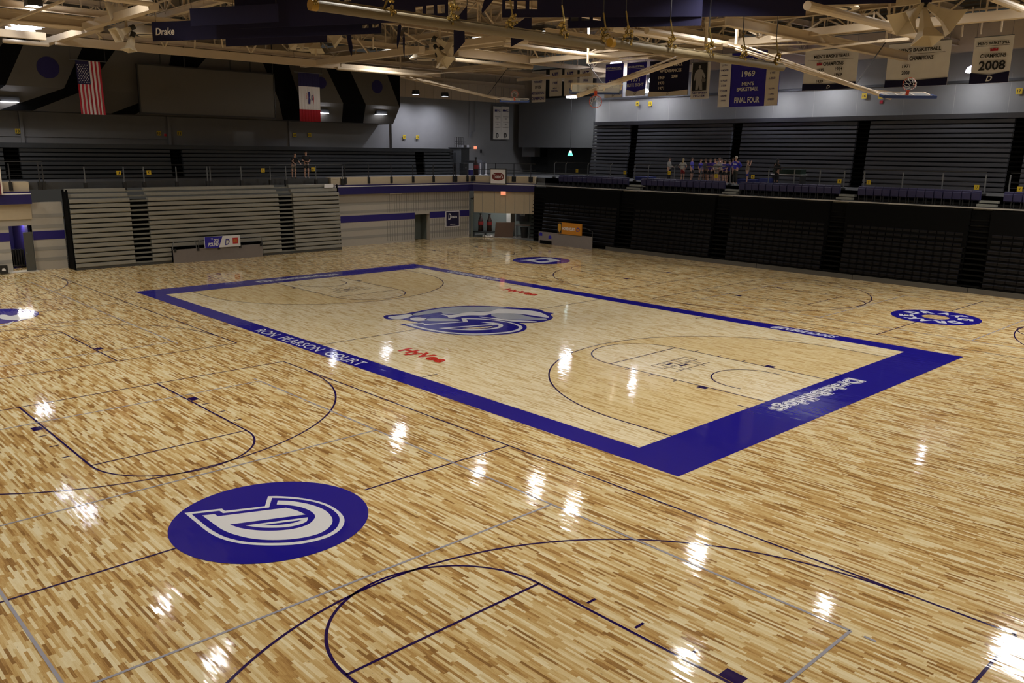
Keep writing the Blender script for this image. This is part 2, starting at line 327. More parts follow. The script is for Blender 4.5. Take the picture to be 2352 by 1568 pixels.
fpart('volleyball_lines', volley(2.95, 21.4, -20.5, -11.57), P_GREY, 'thin grey volleyball lines on the near side court')
fpart('volleyball_lines', volley(-22.6, -4.0, -20.2, -11.4), P_GREY, 'thin grey volleyball lines on the far left side court')
fpart('volleyball_lines', volley(3.0, 21.4, 11.5, 20.4), P_GREY, 'thin grey volleyball lines on the right side court')
def disc(mb, cx, cy, r, n=96, z=ZL, r0=0):
    if r0 == 0: mb.flat([(cx+r*cos(2*pi*i/n), cy+r*sin(2*pi*i/n), z) for i in range(n)])
    else: farc(mb, cx, cy, (r+r0)/2, 0, 2*pi, w=r-r0, n=n, z=z)
def smoothc(pts, n=4):
    """closed Catmull-Rom; points given as (x, y, 1) stay sharp"""
    out = []; m = len(pts)
    for i in range(m):
        p0, p1, p2, p3 = pts[i-1], pts[i], pts[(i+1) % m], pts[(i+2) % m]
        out.append((p1[0], p1[1]))
        if len(p1) > 2 and len(p2) > 2: continue
        if len(p1) > 2: p0 = p1
        if len(p2) > 2: p3 = p2
        for k in range(1, n):
            t = k/n; out.append(tuple(0.5*((2*p1[j]) + (-p0[j]+p2[j])*t + (2*p0[j]-5*p1[j]+4*p2[j]-p3[j])*t*t + (-p0[j]+3*p1[j]-3*p2[j]+p3[j])*t**3) for j in (0, 1)))
    return out
def ftrace(mb, pts, ox, oy, sc, z, smooth=True):
    pp = smoothc(pts) if smooth else [p[:2] for p in pts]
    mb.flat([(lambda q: (q.x, q.y, z))(atZ(ox+p[0]/sc, oy+p[1]/sc, z)) for p in pp])
# near logo circle
b = MB(); disc(b, 12.13, -16.03, 1.83, z=ZL+0.002); lg = fpart('circle_logo', b, P_BLUE, 'royal blue disc with a white slanted D on the near side court')
def lpart(mb, m, name): return mb.build(name, m, lg)
g = (340, 1080, 4.3556)
S = 1
b = MB(); ftrace(b, [(365,425,1),(740,382,1),(768,405,1),(1170,357,1),(1200,258,1),(1330,258),(1550,278),(1760,325),(1900,400),(1965,490),(1925,590),(1780,675),(1520,735),(1230,750),(960,735),(760,692),(610,622),(480,520)], *g, ZL+.004)
lpart(b, P_WHITE, 'letter_outline')
b = MB(); ftrace(b, [(435,435,1),(715,403,1),(750,427,1),(1212,370,1),(1240,275,1),(1400,280),(1600,302),(1770,350),(1880,420),(1917,490),(1880,580),(1750,655),(1520,708),(1240,725),(980,712),(790,670),(665,612),(560,540)], *g, ZL+.006)
lpart(b, P_BLUE, 'letter_gap')
b = MB(); ftrace(b, [(543,450,1),(665,437,1),(700,458,1),(1380,373,1),(1480,398),(1575,440,1),(818,540,1),(920,575),(1070,597),(1250,603),(1450,585),(1600,540),(1670,470),(1640,415),(1540,370),(1420,348),(1287,340,1),(1298,300,1),(1450,308),(1640,345),(1780,405),(1845,490),(1810,570),(1690,638),(1480,682),(1250,695),(1050,682),(880,645),(760,600),(680,550)], *g, ZL+.008)
ftrace(b, [(975,550,1),(1600,468,1),(1585,510),(1500,545),(1370,568),(1200,573),(1080,566)], *g, ZL+.008)
lpart(b, P_WHITE, 'letter')
b = MB(); ftrace(b, [(1125,548,1),(1540,495,1),(1450,525),(1300,545)], *g, ZL+.010); lpart(b, P_BLUE, 'letter_hole')
# centre emblem: traced D, and a plain running shape in the mascot's place
g = (850, 680, 5.1065)
b = MB(); ftrace(b, [(155,240,1),(190,222),(270,218),(380,210),(500,188),(680,155),(900,125),(1150,112),(1400,115),(1600,127),(1800,140),(1980,155),(2060,185),(2160,198,1),(2120,215),(2147,250),(2100,280),(1980,305),(1850,312),(1750,315),(1820,335),(1838,370),(1800,405),(1650,440),(1400,456),(1150,458),(900,440),(720,418),(560,385),(345,325,1),(560,312),(440,285),(380,272),(250,272),(185,265)], *g, ZL+.002)
cl = fpart('centre_emblem', b, P_BLUE, 'large royal blue, grey and white emblem painted at centre court')
b = MB(); ftrace(b, [(485,215),(640,175),(900,135),(1150,122),(1400,125),(1600,135),(1500,150),(1390,178),(1250,180),(1100,195),(980,210),(860,205),(830,190),(700,205),(560,225)], *g, ZL+.004)
ftrace(b, [(1420,215),(1560,200),(1750,212),(1900,245),(2060,262),(2050,280),(1850,275),(1600,270),(1470,245)], *g, ZL+.004)
ftrace(b, [(640,272),(760,258),(1020,270),(1030,290),(850,292),(700,290)], *g, ZL+.004)
b.build('grey_shape', P_SILVER, cl)
b = MB(); ftrace(b, [(215,240),(330,225),(480,208),(500,225),(430,255),(330,270),(240,262)], *g, ZL+.004)
ftrace(b, [(470,262),(560,248),(660,262),(640,285),(520,287)], *g, ZL+.004)
ftrace(b, [(820,210),(960,220),(1130,190),(1390,180),(1500,150),(1620,150),(1800,160),(1980,185),(2090,235),(2080,252),(1960,235),(1800,212),(1600,200),(1440,205),(1340,225),(1150,225),(1020,245),(930,255),(900,232)], *g, ZL+.004)
ftrace(b, [(1270,240),(1450,255),(1650,275),(1900,290),(1960,298),(1850,303),(1700,298),(1500,275)], *g, ZL+.004)
b.build('white_shape', P_WHITE, cl)
b = MB(); ftrace(b, [(415,330,1),(620,312,1),(650,325,1),(1090,298,1),(1070,258,1),(1200,258),(1420,272),(1620,300),(1750,335),(1790,370),(1740,405),(1600,432),(1380,448),(1150,450),(900,432),(720,405),(560,370)], *g, ZL+.006); b.build('letter_outline', P_WHITE, cl)
b = MB(); ftrace(b, [(495,332,1),(610,322,1),(640,338,1),(1150,300,1),(1130,268,1),(1300,272),(1480,287),(1640,315),(1735,350),(1735,380),(1640,410),(1420,432),(1180,436),(930,420),(740,392),(600,362)], *g, ZL+.008); b.build('letter', P_BLUE, cl)
b = MB(); ftrace(b, [(800,375,1),(1440,325,1),(1300,305,1),(1420,305),(1540,325),(1560,350),(1500,378),(1350,395),(1180,400),(980,392)], *g, ZL+.010); b.build('inner_outline', P_WHITE, cl)
b = MB(); ftrace(b, [(930,374,1),(1500,334,1),(1500,358),(1400,377),(1200,388),(1050,384)], *g, ZL+.012); b.build('inner_letter', P_BLUE, cl)
b = MB(); ftrace(b, [(1080,376,1),(1450,350,1),(1380,370),(1230,380)], *g, ZL+.014); b.build('inner_gap', WOOD, cl)
# far corner logo, ring logo, far left logo
b = MB(); disc(b, -12.3, 15.93, 1.86, z=ZL+.002); q = fpart('circle_logo', b, P_BLUE, 'blue disc with a blocky white D on the far corner court'); g = (1100, 560, 5.8725)
b = MB(); ftrace(b, [(545,222,1),(690,208,1),(870,186,1),(960,188,1),(1112,228,1),(1060,233,1),(870,258,1),(810,255,1),(640,224,1)], *g, ZL+.004, False); b.build('letter', P_WHITE, q)
b = MB(); ftrace(b, [(745,216,1),(900,206,1),(955,222,1),(840,236,1),(800,232,1)], *g, ZL+.006, False); b.build('letter_hole', P_BLUE, q)
rc = (12.44, 15.53); b = MB(); disc(b, *rc, 1.80, z=ZL+.002, r0=0.55); q = fpart('ring_logo', b, P_BLUE, 'blue ring lettered DRAKE twice on the right side court')
b = MB()
for k, ch in enumerate('DRAKE.DRAKE.'):
    if ch == '.':
        a = radians(168 - k*30 + (3 if k > 5 else 0)) ; disc(b, rc[0]+1.16*cos(a), rc[1]+1.16*sin(a), 0.09, 12, ZL+.004); continue
    a = radians(163-k*(36 if k < 5 else 30)-(0 if k < 5 else 15)); U = Vector((sin(a), -cos(a), 0)); V = Vector((cos(a), sin(a), 0))
    ctext(b, ch, Vector((rc[0]+1.17*cos(a), rc[1]+1.17*sin(a), ZL+.004)), U, V, 0.50, 0.60, bold=.06)
b.build('lettering', P_WHITE, q)
b = MB(); disc(b, -13.35, -15.3, 1.86, z=ZL+.002); q = fpart('circle_logo', b, P_BLUE, 'blue disc with white brush marks cut by the left picture edge'); g = (0, 620, 5.2267)
b = MB(); ftrace(b, [(0,540),(60,535),(130,550),(230,530),(330,520),(400,540),(420,555),(380,580),(300,590),(200,600),(100,598),(0,580)], *g, ZL+.004)
ftrace(b, [(-60,650),(20,660),(90,640),(160,612),(155,625),(100,655),(20,672),(-60,672)], *g, ZL+.004); b.build('mark', P_WHITE, q)
for dy in (-.05, .05):
    pass
# lettering on the border
def ftxt(s, p0, p1, ymid, h, m, name, label=None, shear=0.25, bold=.03, along=1, z=ZL+.003):
    b = MB(); text(b, s, (p0, ymid-h/2, z), UX, UY, p1-p0-h*max(shear, 0), h, bold=bold, shear=shear); return fpart(name, b, m, label)
a0 = atZ(578, 757).x; a1 = atZ(858, 838).x
ftxt('RON  PEARSON  COURT', -3.88, 3.32, -8.08, 0.50, P_WHITE, 'border_lettering', 'white RON PEARSON COURT lettering on the near sideline border', bold=.005, shear=-.25)
ftxt('@DUBULLDOGS', atZ(1770, 750).x, atZ(1920, 776).x, 8.03, 0.56, P_WHITE, 'border_lettering', 'white @DUBULLDOGS lettering on the far sideline border', bold=.035)
ftxt('GODRAKEBULLDOGS.COM', atZ(1022, 624).x, atZ(1146, 643).x, 8.03, 0.52, P_WHITE, 'border_lettering', 'white web address lettering near the far corner of the border', bold=.035)
for (px, py, qx, qy, h) in ((915, 806, 1030, 830, 1.15), (1150, 666, 1233, 680, 1.15)):
    p, q2 = atZ(px, py), atZ(qx, qy); b = MB(); cy = (p.y+q2.y)/2
    text(b, 'HyVee', (2.42, -6.28, ZL+.003) if py > 700 else (-5.1, 5.62, ZL+.003), UX, UY, 2.33, .82, bold=.045, shear=-.12)
    fpart('sponsor_lettering', b, P_RED, 'red slanted lettering on the %s half of the main court' % ('near' if py > 700 else 'far'))
def script_word(O, U, V, w, h, label):
    grp = MB(); text(grp, 'DrakeBulldogs', O, U, V, w, h, bold=.09, off=.004); q = fpart('script_lettering', grp, P_WHITE, label)
    t = MB(); text(t, 'DrakeBulldogs', Vector(O)+Vector(U)*.026+Vector(V)*.026, U, V, w-.052, h-.052, bold=.055, off=.006); t.build('lettering_gap', P_BLUE, q)
    t = MB(); text(t, 'DrakeBulldogs', Vector(O)+Vector(U)*.05+Vector(V)*.05, U, V, w-.1, h-.1, bold=.022, off=.008); t.build('lettering', P_WHITE, q)
ya, yb = atZ(1988, 875).y, atZ(1762, 938).y
script_word((14.5, ya, 0), -UY, UX, ya-yb, 0.74, 'white outlined DrakeBulldogs lettering on the near baseline border')
ya, yb = atZ(588, 647).y, atZ(784, 631).y
script_word((-14.75, ya, 0), UY, -UX, yb-ya, 0.80, 'white outlined DrakeBulldogs lettering on the far baseline border')
# faint line emblem in each lane
for s in (-1, 1):
    b = MB()
    for i, (yy, h) in enumerate(((-1.0, .5), (-.7, 1.0), (-.45, 1.2), (-.15, .8), (.1, .8), (.35, 1.2), (.6, 1.0), (.9, .5))):
        fline(b, s*(9.6), yy, s*(9.6+h), yy, .03)
    for xx in (9.6, 10.1, 10.6): fline(b, s*xx, -1.0, s*xx, .9, .03)
    rect(b, min(s*9.8, s*9.9), -.5, max(s*9.8, s*9.9), -.2); rect(b, min(s*10.2, s*10.3), -.3, max(s*10.2, s*10.3), .1)
    fpart('lane_emblem', b, P_LINE, 'faint purple line drawing of a building inside the %s lane' % ('near' if s > 0 else 'far'))

# ------------------------------------------------------------------ walls
XL = -26.9      # alcove wall
UF = 4.95       # concourse level
def blockwall(name, y0, y1, X=XL, thick=.4, top=3.8, holes=None, bands=True):
    r = struct(name, (X, (y0+y1)/2, 0)); holes = holes or []
    ys = sorted([y0, y1]+[v for h in holes for v in h[:2]])
    b = MB()
    for a, c in zip(ys, ys[1:]):
        hh = [h for h in holes if abs(h[0]-a) < 1e-6]
        b.box((X-thick, a, hh[0][2] if hh else 0), (X, c, top))
    b.build('wall_face', M_WALLB, r); skip = [(h[0], h[1]) for h in holes if len(h) == 3]
    def strip(z0, z1, m, nm, d=.012):
        s = MB()
        for a, c in zip(ys, ys[1:]):
            if any(abs(h[0]-a) < 1e-6 and z0 < h[2] for h in holes): continue
            s.box((X+.001, a, z0), (X+d, c, z1))
        s.build(nm, m, r)
    if bands:
        strip(1.72, 2.2, M_STRIPE, 'blue_stripe', .014)
        for z in (.5, 1.1, 2.35, 2.95): strip(z, z+.2, M_BAND, 'grey_band', .008)
    return r
dy0, dy1 = atX(953, 520, XL).y, atX(987, 520, XL).y
w = blockwall('wall_far_alcove', 9.0, 22.2, holes=[(dy0, dy1, 2.05)])
b = MB()
for k in range(36):
    y = 14.1 + k*.225
    if y > 22.1: break
    for (z0, z1) in ((0.15, 1.66), (2.3, 3.75)):
        if z0 < 1 and dy0-.05 < y < dy1+.05: continue
        b.box((XL+.013, y, z0), (XL+.02, y+.03, z1))
b.build('perforated_slots', mat('slot_dark', (0.22, 0.21, 0.19), .9), w)
o = MB().box((XL-2.2, dy0-.6, 0), (XL-2.1, dy1+1.5, 2.6)).box((XL-2.2, dy0-.1, 0), (XL-.4, dy0-.02, 2.6)).box((XL-2.2, dy1+.02, 0), (XL-.4, dy1+.1, 2.6)).box((XL-2.2, dy0-.1, 2.55), (XL-.4, dy1+.1, 2.6)); smesh('door_1', o, M_TEAL)
d = struct('door_2', (XL-1.2, dy0+.9, 0)); MB().box((XL-1.25, dy0+.62, .02), (XL-1.2, dy1, 2.0)).build('door_leaf', M_TEAL, d); MB().box((XL-1.2, dy0+.68, 1.0), (XL-1.14, dy0+.72, 1.12)).build('door_handle', M_RAIL, d)
# pier left of silver bleachers and left entrance
yL0, yL1 = -9.95, -8.3
w = blockwall('wall_far_pier', yL0, yL1)
hy0, hy1 = atX(20, 550, XL-.3).y, atX(98, 550, XL-.3).y
w = blockwall('wall_far_left', -16, yL0, X=XL-.05, holes=[(hy0, yL0, 2.55)])
r = struct('wall_corridor', (XL-3, -11, 0))
MB().box((XL-4.0, -16, 0), (XL-3.9, -8, 2.9)).box((XL-3.9, hy0-.3, 0), (XL-.45, hy0-.2, 2.9)).box((XL-3.9, -16, 2.8), (XL-.45, -8, 2.9)).build('corridor_wall', M_COR, r)
MB().box((XL-3.9, yL0-.12, 0), (XL-.45, yL0-.02, 2.8)).box((XL-3.88, yL0-.5, 0), (XL-3.8, yL0-.1, 2.8)).build('blue_wall', M_STRIPE, r)
MB().box((XL-3.85, -11.6, 0), (XL-3.78, -10.75, 2.1)).build('grey_door_leaf', mat('grey_door', (0.16, .15, .13), .7), r)
smesh('trim_1', MB().box((XL-.3, -16, 0), (XL+.5, yL0+.02, .05)), mat('threshold', (0.45, .42, .36), .6))
# fascia and ledge of the concourse along the far wall and round the corner
c0 = Vector((XL+.35, 22.3, 0)); c1 = Vector((-22.2, 25.0, 0))
def seg(p, q, z0, z1, d, m, name, par, off=0.0):
    p, q = Vector(p), Vector(q); t = (q-p).normalized(); n = Vector((t.y, -t.x, 0))
    pts = [p+n*off, q+n*off, q+n*(off-d), p+n*(off-d)]
    return MB().prism([(v.x, v.y, z0) for v in pts], (0, 0, z1-z0)).build(name, m, par, fixn=True)
for nm, pl in (('wall_ledge_far', [Vector((XL+.35, 9.3, 0)), c0, c1]), ('wall_ledge_left', [Vector((XL+.35, -16, 0)), Vector((XL+.35, yL0+.05, 0))])):
    r = struct(nm, (XL, pl[0].y, 3.8))
    for p, q in zip(pl, pl[1:]):
        seg(p, q, 3.75, 4.28, .75, M_STRIPED, 'blue_fascia', r); seg(p, q, 4.28, 4.34, .78, M_CREAM, 'white_line', r, .015)
        seg(p, q, 4.34, 4.42, .75, M_STRIPED, 'blue_cap', r); seg(p, q, 4.42, UF, .7, M_CREAMW, 'cream_parapet', r, -.25)
        if nm.endswith('left'): seg(p, q, 2.9, 3.75, .6, M_CREAMW, 'cream_soffit_face', r, -.3)
# corner opening beneath the chamfer
r = struct('wall_corner', (c0.x, c0.y, 0)); t = (c1-c0).normalized()
seg(c0, c1, 2.0, 3.75, .5, M_CREAMW, 'cream_panel', r, -.3)
for k in (.14, .34, .43, .52, .67, .82, .91): 
    p = c0.lerp(c1, k); seg(p, p+t*.03, 2.0, 3.75, .02, M_BAND, 'panel_seam', r, -.28)
nrm = Vector((-t.y, t.x, 0))   # points into the vestibule
bk0, bk1 = c0+nrm*3.2-t*1.0, c1+nrm*3.2+t*1.5
seg(bk0, bk1, 0, 3.0, .2, M_TEAL, 'vestibule_back_wall', r); seg(c0-t*.1+nrm*.4, bk0, 0, 3, .2, M_TEAL, 'vestibule_side_wall', r); seg(bk1, c1+nrm*.4+t*.2, 0, 3, .2, M_TEAL, 'vestibule_side_wall', r)
MB().prism([(v.x, v.y, 3.0) for v in (c0+nrm*.5, c1+nrm*.5, bk1, bk0)], (0, 0, .1)).build('vestibule_ceiling', M_TEAL, r, fixn=True)
MB().prism([(v.x, v.y, -.0) for v in (c0+nrm*.25, c1+nrm*.25, bk1, bk0)], (0, 0, .02)).build('vestibule_floor', mat('vest_floor', (0.2, .19, .17), .5), r, fixn=True)
seg(c1, c1+t*.3, 0, 3.75, .5, M_TEAL, 'corner_post', r, -.1)
# concourse slabs
smesh('floor_concourse_far', MB().box((-34.5, -18, UF-.45), (XL-.2, 36.2, UF-.05)), M_CARPET)
smesh('floor_concourse_right', MB().prism([(-27, 25.6, UF-.45), (-22.2, 25.6, UF-.45), (16, 25.6, UF-.45), (16, 36, UF-.45), (-27, 36, UF-.45)], (0, 0, .4)), M_CARPET, fixn=True)
# upper walls
XU, YU = -34.0, 32.4
w = struct('wall_far_upper', (XU, 10, UF)); MB().box((XU-.3, -20, UF), (XU, 36.4, 11.6)).build('wall_face', M_WALLU, w)
MB().box((XU-.3, -20, 11.3), (XU+.25, 36.4, 14.5)).build('metal_fascia', M_BEIGE, w)
for px in (50, 388, 665, 900):
    p = atX(px, 300, XU+.1); MB().box((XU, p.y-.09, UF), (XU+.2, p.y+.09, 9.2)).build('wall_column', M_WALLU, w)
MB().box((XU, -20, 7.45), (XU+.08, atX(388, 330, XU).y, 7.52)).build('wall_pipe', M_WALLU, w)
b = MB()
for y in range(21, 36): b.box((XU+.25, y, 11.3), (XU+.28, y+.04, 13.2))
b.build('fascia_seam', M_DECK, w)
w = struct('wall_right_upper', (-5, YU, UF)); MB().box((-22.5, YU, UF), (18, YU+.3, 14.5)).build('wall_face', M_WALLU, w)
b = MB()
for x in range(-21, 18, 3): b.box((x, YU-.004, 9), (x+.02, YU, 11.6))
b.build('panel_seam', M_BAND, w); MB().box((-22.5, YU-.12, 11.15), (18, YU, 11.3)).build('wall_rail', M_RAILD, w)
MB().box((-22.5, YU-.6, 12.9), (18, YU, 14.4)).build('ribbed_fascia', M_BEIGE, w)
# dark recess in the corner
w = struct('wall_corner_recess', (-28, 36.5, UF)); MB().box((XU-.3, 36.2, UF), (18, 36.5, 14.5)).build('wall_face', M_DARKW, w)
MB().box((-22.7, YU, UF), (-22.5, 36.3, 14.5)).build('return_wall', M_DARKW, w)
MB().box((-33, 33.5, 7.3), (-22.6, 33.7, 11.6)).build('bulkhead', mat('bulk_dk', (0.1, .1, .1), .9), w)
# walls behind the camera
smesh('wall_left', MB().box((-45, -30.3, 0), (45, -30, 15)), M_WALLU); smesh('wall_near', MB().box((38, -30, 0), (38.3, 37, 15)), M_WALLU)

# ------------------------------------------------------------------ bulkhead with painted panels over the far seats
XB = -31.0
r = struct('wall_bulkhead', (XB, 4, 9)); y1b = atX(918, 200, XB).y
def knee(z):   # front face: slopes back below the knee
    return XB if z >= 10.3 else XB-(10.3-z)*.75
prof = [(XB, 13.0), (XB, 10.3), (XB-1.0, 8.95), (XU, 8.95), (XU, 13.0)]
MB().prism([(x, -20, z) for x, z in prof], (0, y1b+20, 0)).build('grey_panel', M_PAN_G, r, fixn=True)
def band(pts):
    """black slanting band laid on the two faces; pts: (ytop_left, ytop_right, yknee_left, yknee_right, ybot_left, ybot_right)"""
    a, b_, c, d_, e, f2 = pts; e1 = .012; m = MB()
    m.flat([(XB+e1, a, 13), (XB+e1, c, 10.3), (XB+e1, d_, 10.3), (XB+e1, b_, 13)])
    if e is not None: m.flat([(XB+e1, c, 10.3), (XB-1+e1, e, 8.95), (XB-1+e1, f2, 8.95), (XB+e1, d_, 10.3)])
    m.build('black_band', M_PAN_K, r)
Yk = lambda px, py: atX(px, py, XB).y
Yb = lambda px, py: atX(px, py, XB-1).y
band((Yk(20,105), Yk(62,105), Yk(-60,205), Yk(14,205), Yb(-200,260), Yb(-60,260)))
band((Yk(195,118), Yk(272,118), Yk(148,212), Yk(200,212), Yb(2,258), Yb(75,260)))
band((Yk(395,120), Yk(480,120), Yk(375,218), Yk(400,218), Yb(255,265), Yb(310,266)))
band((Yk(600,140), Yk(660,140), Yk(640,228), Yk(690,228), Yb(650,275), Yb(690,275)))
band((Yk(745,148), Yk(800,152), Yk(788,236), Yk(840,238), Yb(785,279), Yb(834,280)))
band((Yk(885,165), Yk(918,165), Yk(917,240), Yk(918,240), None, None))
for px, py, rr in ((110, 155, .62), (738, 190, .42), (866, 199, .50)):
    p = atX(px, py, XB); m = MB(); m.tube((XB-.01, p.y, p.z), (XB+.03, p.y, p.z), rr, 32); m.build('blue_disc', M_BALLB, r)
# scoreboard screen
a, c = atX(316, 148, XB+.6), atX(632, 270, XB+.6)
q = thing('projection_screen', 'wide dark grey projection screen in front of the black and grey bulkhead', 'screen', (XB+.6, (a.y+c.y)/2, c.z))
MB().box((XB+.5, a.y, c.z), (XB+.58, c.y, a.z)).build('screen_surface', M_SCREEN, q)
MB().box((XB+.45, a.y-.08, c.z-.08), (XB+.62, a.y, a.z+.05)).box((XB+.45, c.y, c.z-.08), (XB+.62, c.y+.08, a.z+.05)).box((XB+.45, a.y, a.z), (XB+.62, c.y, a.z+.08)).box((XB+.45, a.y, c.z-.08), (XB+.62, c.y, c.z)).build('frame', M_BLACK, q)
for px in (370, 425, 530, 576, 627):
    y = atX(px, 150, XB+.6).y; MB().bar((XB+.5, y, a.z), (XB+.5, y, 16.28), .05).build('hanger', M_BLACK, q)
# downlights in the bulkhead
for px, py, lb in ((20, 232, 'leftmost recessed lamp glowing in the sloping bulkhead'), (738, 258, 'recessed lamp glowing beside the striped state flag'), (872, 261, 'rightmost recessed lamp glowing in the sloping bulkhead')):
    p = atX(px, py, XB-.45); q = thing('recessed_lamp', lb, 'lamp', p)
    m = MB(); m.box((p.x-.30, p.y-.5, p.z-.05), (p.x+.30, p.y+.5, p.z+.22)); m.build('housing', M_BLACK, q)
    MB().flat([(p.x-.27, p.y-.45, p.z-.07), (p.x-.27, p.y+.45, p.z-.07), (p.x+.40, p.y+.45, p.z-.055), (p.x+.40, p.y-.45, p.z-.055)]).build('lens', E_BULK, q)

# ------------------------------------------------------------------ ceiling
ce = struct('ceiling', (0, 0, 14))
MB().box((-46, -31, 16.4), (46, 40, 16.6)).build('roof_deck', M_DECK, ce)
b = MB()
for i in range(46): 
    y = -30+i*1.55; b.box((-46, y, 16.28), (46, y+.12, 16.4))
b.build('deck_ribs', M_DECK, ce)
def cpart(name, mb): return mb.build(name, M_BEIGE, ce)
for k, y in enumerate((-26, -18.5, -11, -3.5, 4, 11.5, 19, 26.5)):      # open web girders along X
    b = MB(); b.ibeam((-34, y, 15.9), (38, y, 15.9), .3, .35); b.ibeam((-34, y, 13.9), (38, y, 13.9), .28, .3)
    n = 30
    for i in range(n):
        x0, x1 = -34+72*i/n, -34+72*(i+1)/n
        b.bar((x0, y, 13.9), (x0, y, 15.9), .09); b.bar((x0, y, 14 if i % 2 else 15.8), (x1, y, 15.8 if i % 2 else 14), .08)
    cpart('girder', b)
for k, x in enumerate((-30, -21, -12, -3, 6, 15, 24)):                     # purlin trusses along Y
    b = MB(); b.ibeam((x, -30, 15.2), (x, 32, 15.2), .22, .3); b.ibeam((x, -30, 13.4), (x, 32, 13.4), .25, .3)
    n = 34
    for i in range(n):
        y0, y1 = -30+62*i/n, -30+62*(i+1)/n
        b.bar((x, y0, 13.4), (x, y0, 15.2), .07); b.bar((x, y0, 13.5 if i % 2 else 15.1), (x, y1, 15.1 if i % 2 else 13.5), .07)
    cpart('purlin_truss', b)
# members seen in the photo; K: 'Y' runs along Y, 'X' along X
def member(K, p, q, z, kind, w, h=None):
    P, Q = atZ(*p, z), atZ(*q, z); m = (P+Q)/2
    if K == 'Y': P.x = Q.x = m.x
    else: P.y = Q.y = m.y
    b = MB()
    if kind == 't': b.tube(P, Q, w, 12)
    elif kind == 'i': b.ibeam(P, Q, w, h)
    else: b.bar(P, Q, w, h)
    cpart({'t': 'pipe', 'i': 'beam', 'b': 'box_beam'}[kind], b); return P, Q
YM = [((-40,72),(105,84),12.2,'b',.35,.35), ((8,93),(110,103),12.0,'t',.11), ((130,92),(775,151),12.2,'b',.38,.42), ((780,152),(1010,172),12.2,'b',.3,.3), ((780,156),(985,176),12.0,'t',.11),
      ((-30,28),(218,55),12.6,'i',.3,.45), ((15,25),(215,46),12.4,'b',.08,.08), ((-40,45),(220,66),12.4,'t',.12), ((235,-5),(350,8),12.4,'t',.12),
      ((1062,118),(1240,142),12.4,'i',.28,.45), ((1050,136),(1216,156),12.2,'t',.11), ((1180,98),(1395,137),11.9,'t',.12), ((1160,90),(1210,97),12,'t',.1),
      ((1275,75),(1560,128),12.4,'i',.35,.5), ((1400,66),(1620,100),12.2,'t',.13), ((1490,70),(1700,108),12.0,'t',.14),
      ((1695,42),(2060,133),12.0,'i',.3,.4), ((1860,12),(2045,63),11.6,'t',.15), ((2045,68),(2100,82),11.6,'t',.13), ((2270,-5),(2352,20),12,'t',.12),
      ((800,165),(1200,200),12.8,'i',.3,.3), ((1090,160),(1330,185),12.9,'i',.3,.35)]
XM = [((700,149),(965,113),12.25,'b',.4,.34), ((985,108),(1245,78),12.25,'b',.35,.3), ((960,123),(1180,97),12.2,'b',.2,.2), ((105,98),(225,62),12.3,'b',.4,.3), ((215,63),(335,12),12.3,'b',.35,.3),
      ((0,66),(118,2),12.2,'b',.09,.09), ((60,38),(140,0),12.2,'b',.07,.07), ((1040,165),(1170,143),12.5,'i',.25,.25), ((1235,142),(1350,125),12.3,'b',.28,.28), ((1345,122),(1500,106),12.3,'b',.12,.12),
      ((1390,130),(1500,117),12.3,'b',.3,.3), ((1480,105),(1575,98),12.2,'b',.1,.1), ((1670,98),(1850,85),12.2,'b',.35,.33), ((1665,88),(1845,80),12.4,'b',.1,.1), ((1620,50),(1700,40),12.4,'b',.1,.1),
      ((1695,60),(1755,56),12.9,'b',.08,.08), ((1800,88),(2040,48),12.2,'b',.3,.3), ((1850,78),(2000,58),12.3,'b',.1,.1), ((1890,46),(2010,28),12.8,'b',.08,.08), ((1860,22),(2060,-2),12.4,'b',.1,.1),
      ((2080,62),(2380,22),12.3,'b',.4,.35), ((2090,42),(2352,6),12.7,'b',.07,.07), ((2020,96),(2085,88),11.6,'b',.12,.12), ((1345,142),(1505,134),12.0,'b',.12,.12), ((1200,185),(1345,170),12.6,'b',.2,.2),
      ((1040,165),(1230,150),13.0,'b',.2,.2)]
for m in YM: member('Y', *m)
for m in XM: member('X', *m)
# open braces over the beams
b = MB()
for (p, q, z0, z1) in (((928,75),(976,103),12.9,12.4), ((820,88),(846,122),12.9,12.4), ((857,85),(857,112),13,12.4), ((205,60),(235,88),12.6,12.2), ((228,62),(228,90),12.6,12.2), ((370,95),(378,108),12.4,12.25), ((385,95),(378,108),12.4,12.25), ((448,90),(447,110),12.4,12.25), ((508,88),(512,108),12.4,12.25), ((564,100),(575,120),12.4,12.25), ((590,100),(578,120),12.4,12.25),
                       ((1697,60),(1695,84),12.9,12.4), ((1700,60),(1738,80),12.9,12.4), ((1745,58),(1744,80),12.9,12.4), ((1775,64),(1748,80),12.9,12.4), ((1792,66),(1792,78),12.9,12.4), ((1890,46),(1852,72),12.8,12.4), ((1895,46),(1893,66),12.8,12.4), ((1902,46),(1940,62),12.8,12.4), ((1948,40),(1948,60),12.8,12.4), ((1990,32),(1955,60),12.8,12.4), ((2008,28),(2007,45),12.8,12.4), ((2012,28),(2038,52),12.8,12.4),
                       ((1500,70),(1485,100),12.6,12.3), ((1440,70),(1500,103),13,12.4), ((1395,100),(1360,118),12.6,12.3), ((1225,112),(1240,140),12.8,12.3)):
    b.bar(atZ(*p, z0), atZ(*q, z1), .07)
cpart('brace', b)
# hanging rods below the right-hand beam
b = MB()
for px, py in ((2170,64),(2212,58),(2256,52),(2303,46),(1740,165-70),(1990,105)):
    p = atZ(px, py, 12.3); b.bar(p, p+Vector((0, 0, -.45)), .05)
for px, py in ((2140,56),(2185,50),(2233,43),(2288,36)):
    p = atZ(px, py, 12.3); b.bar(p, p+Vector((0, 0, .45)), .05)
cpart('hanger_rod', b)
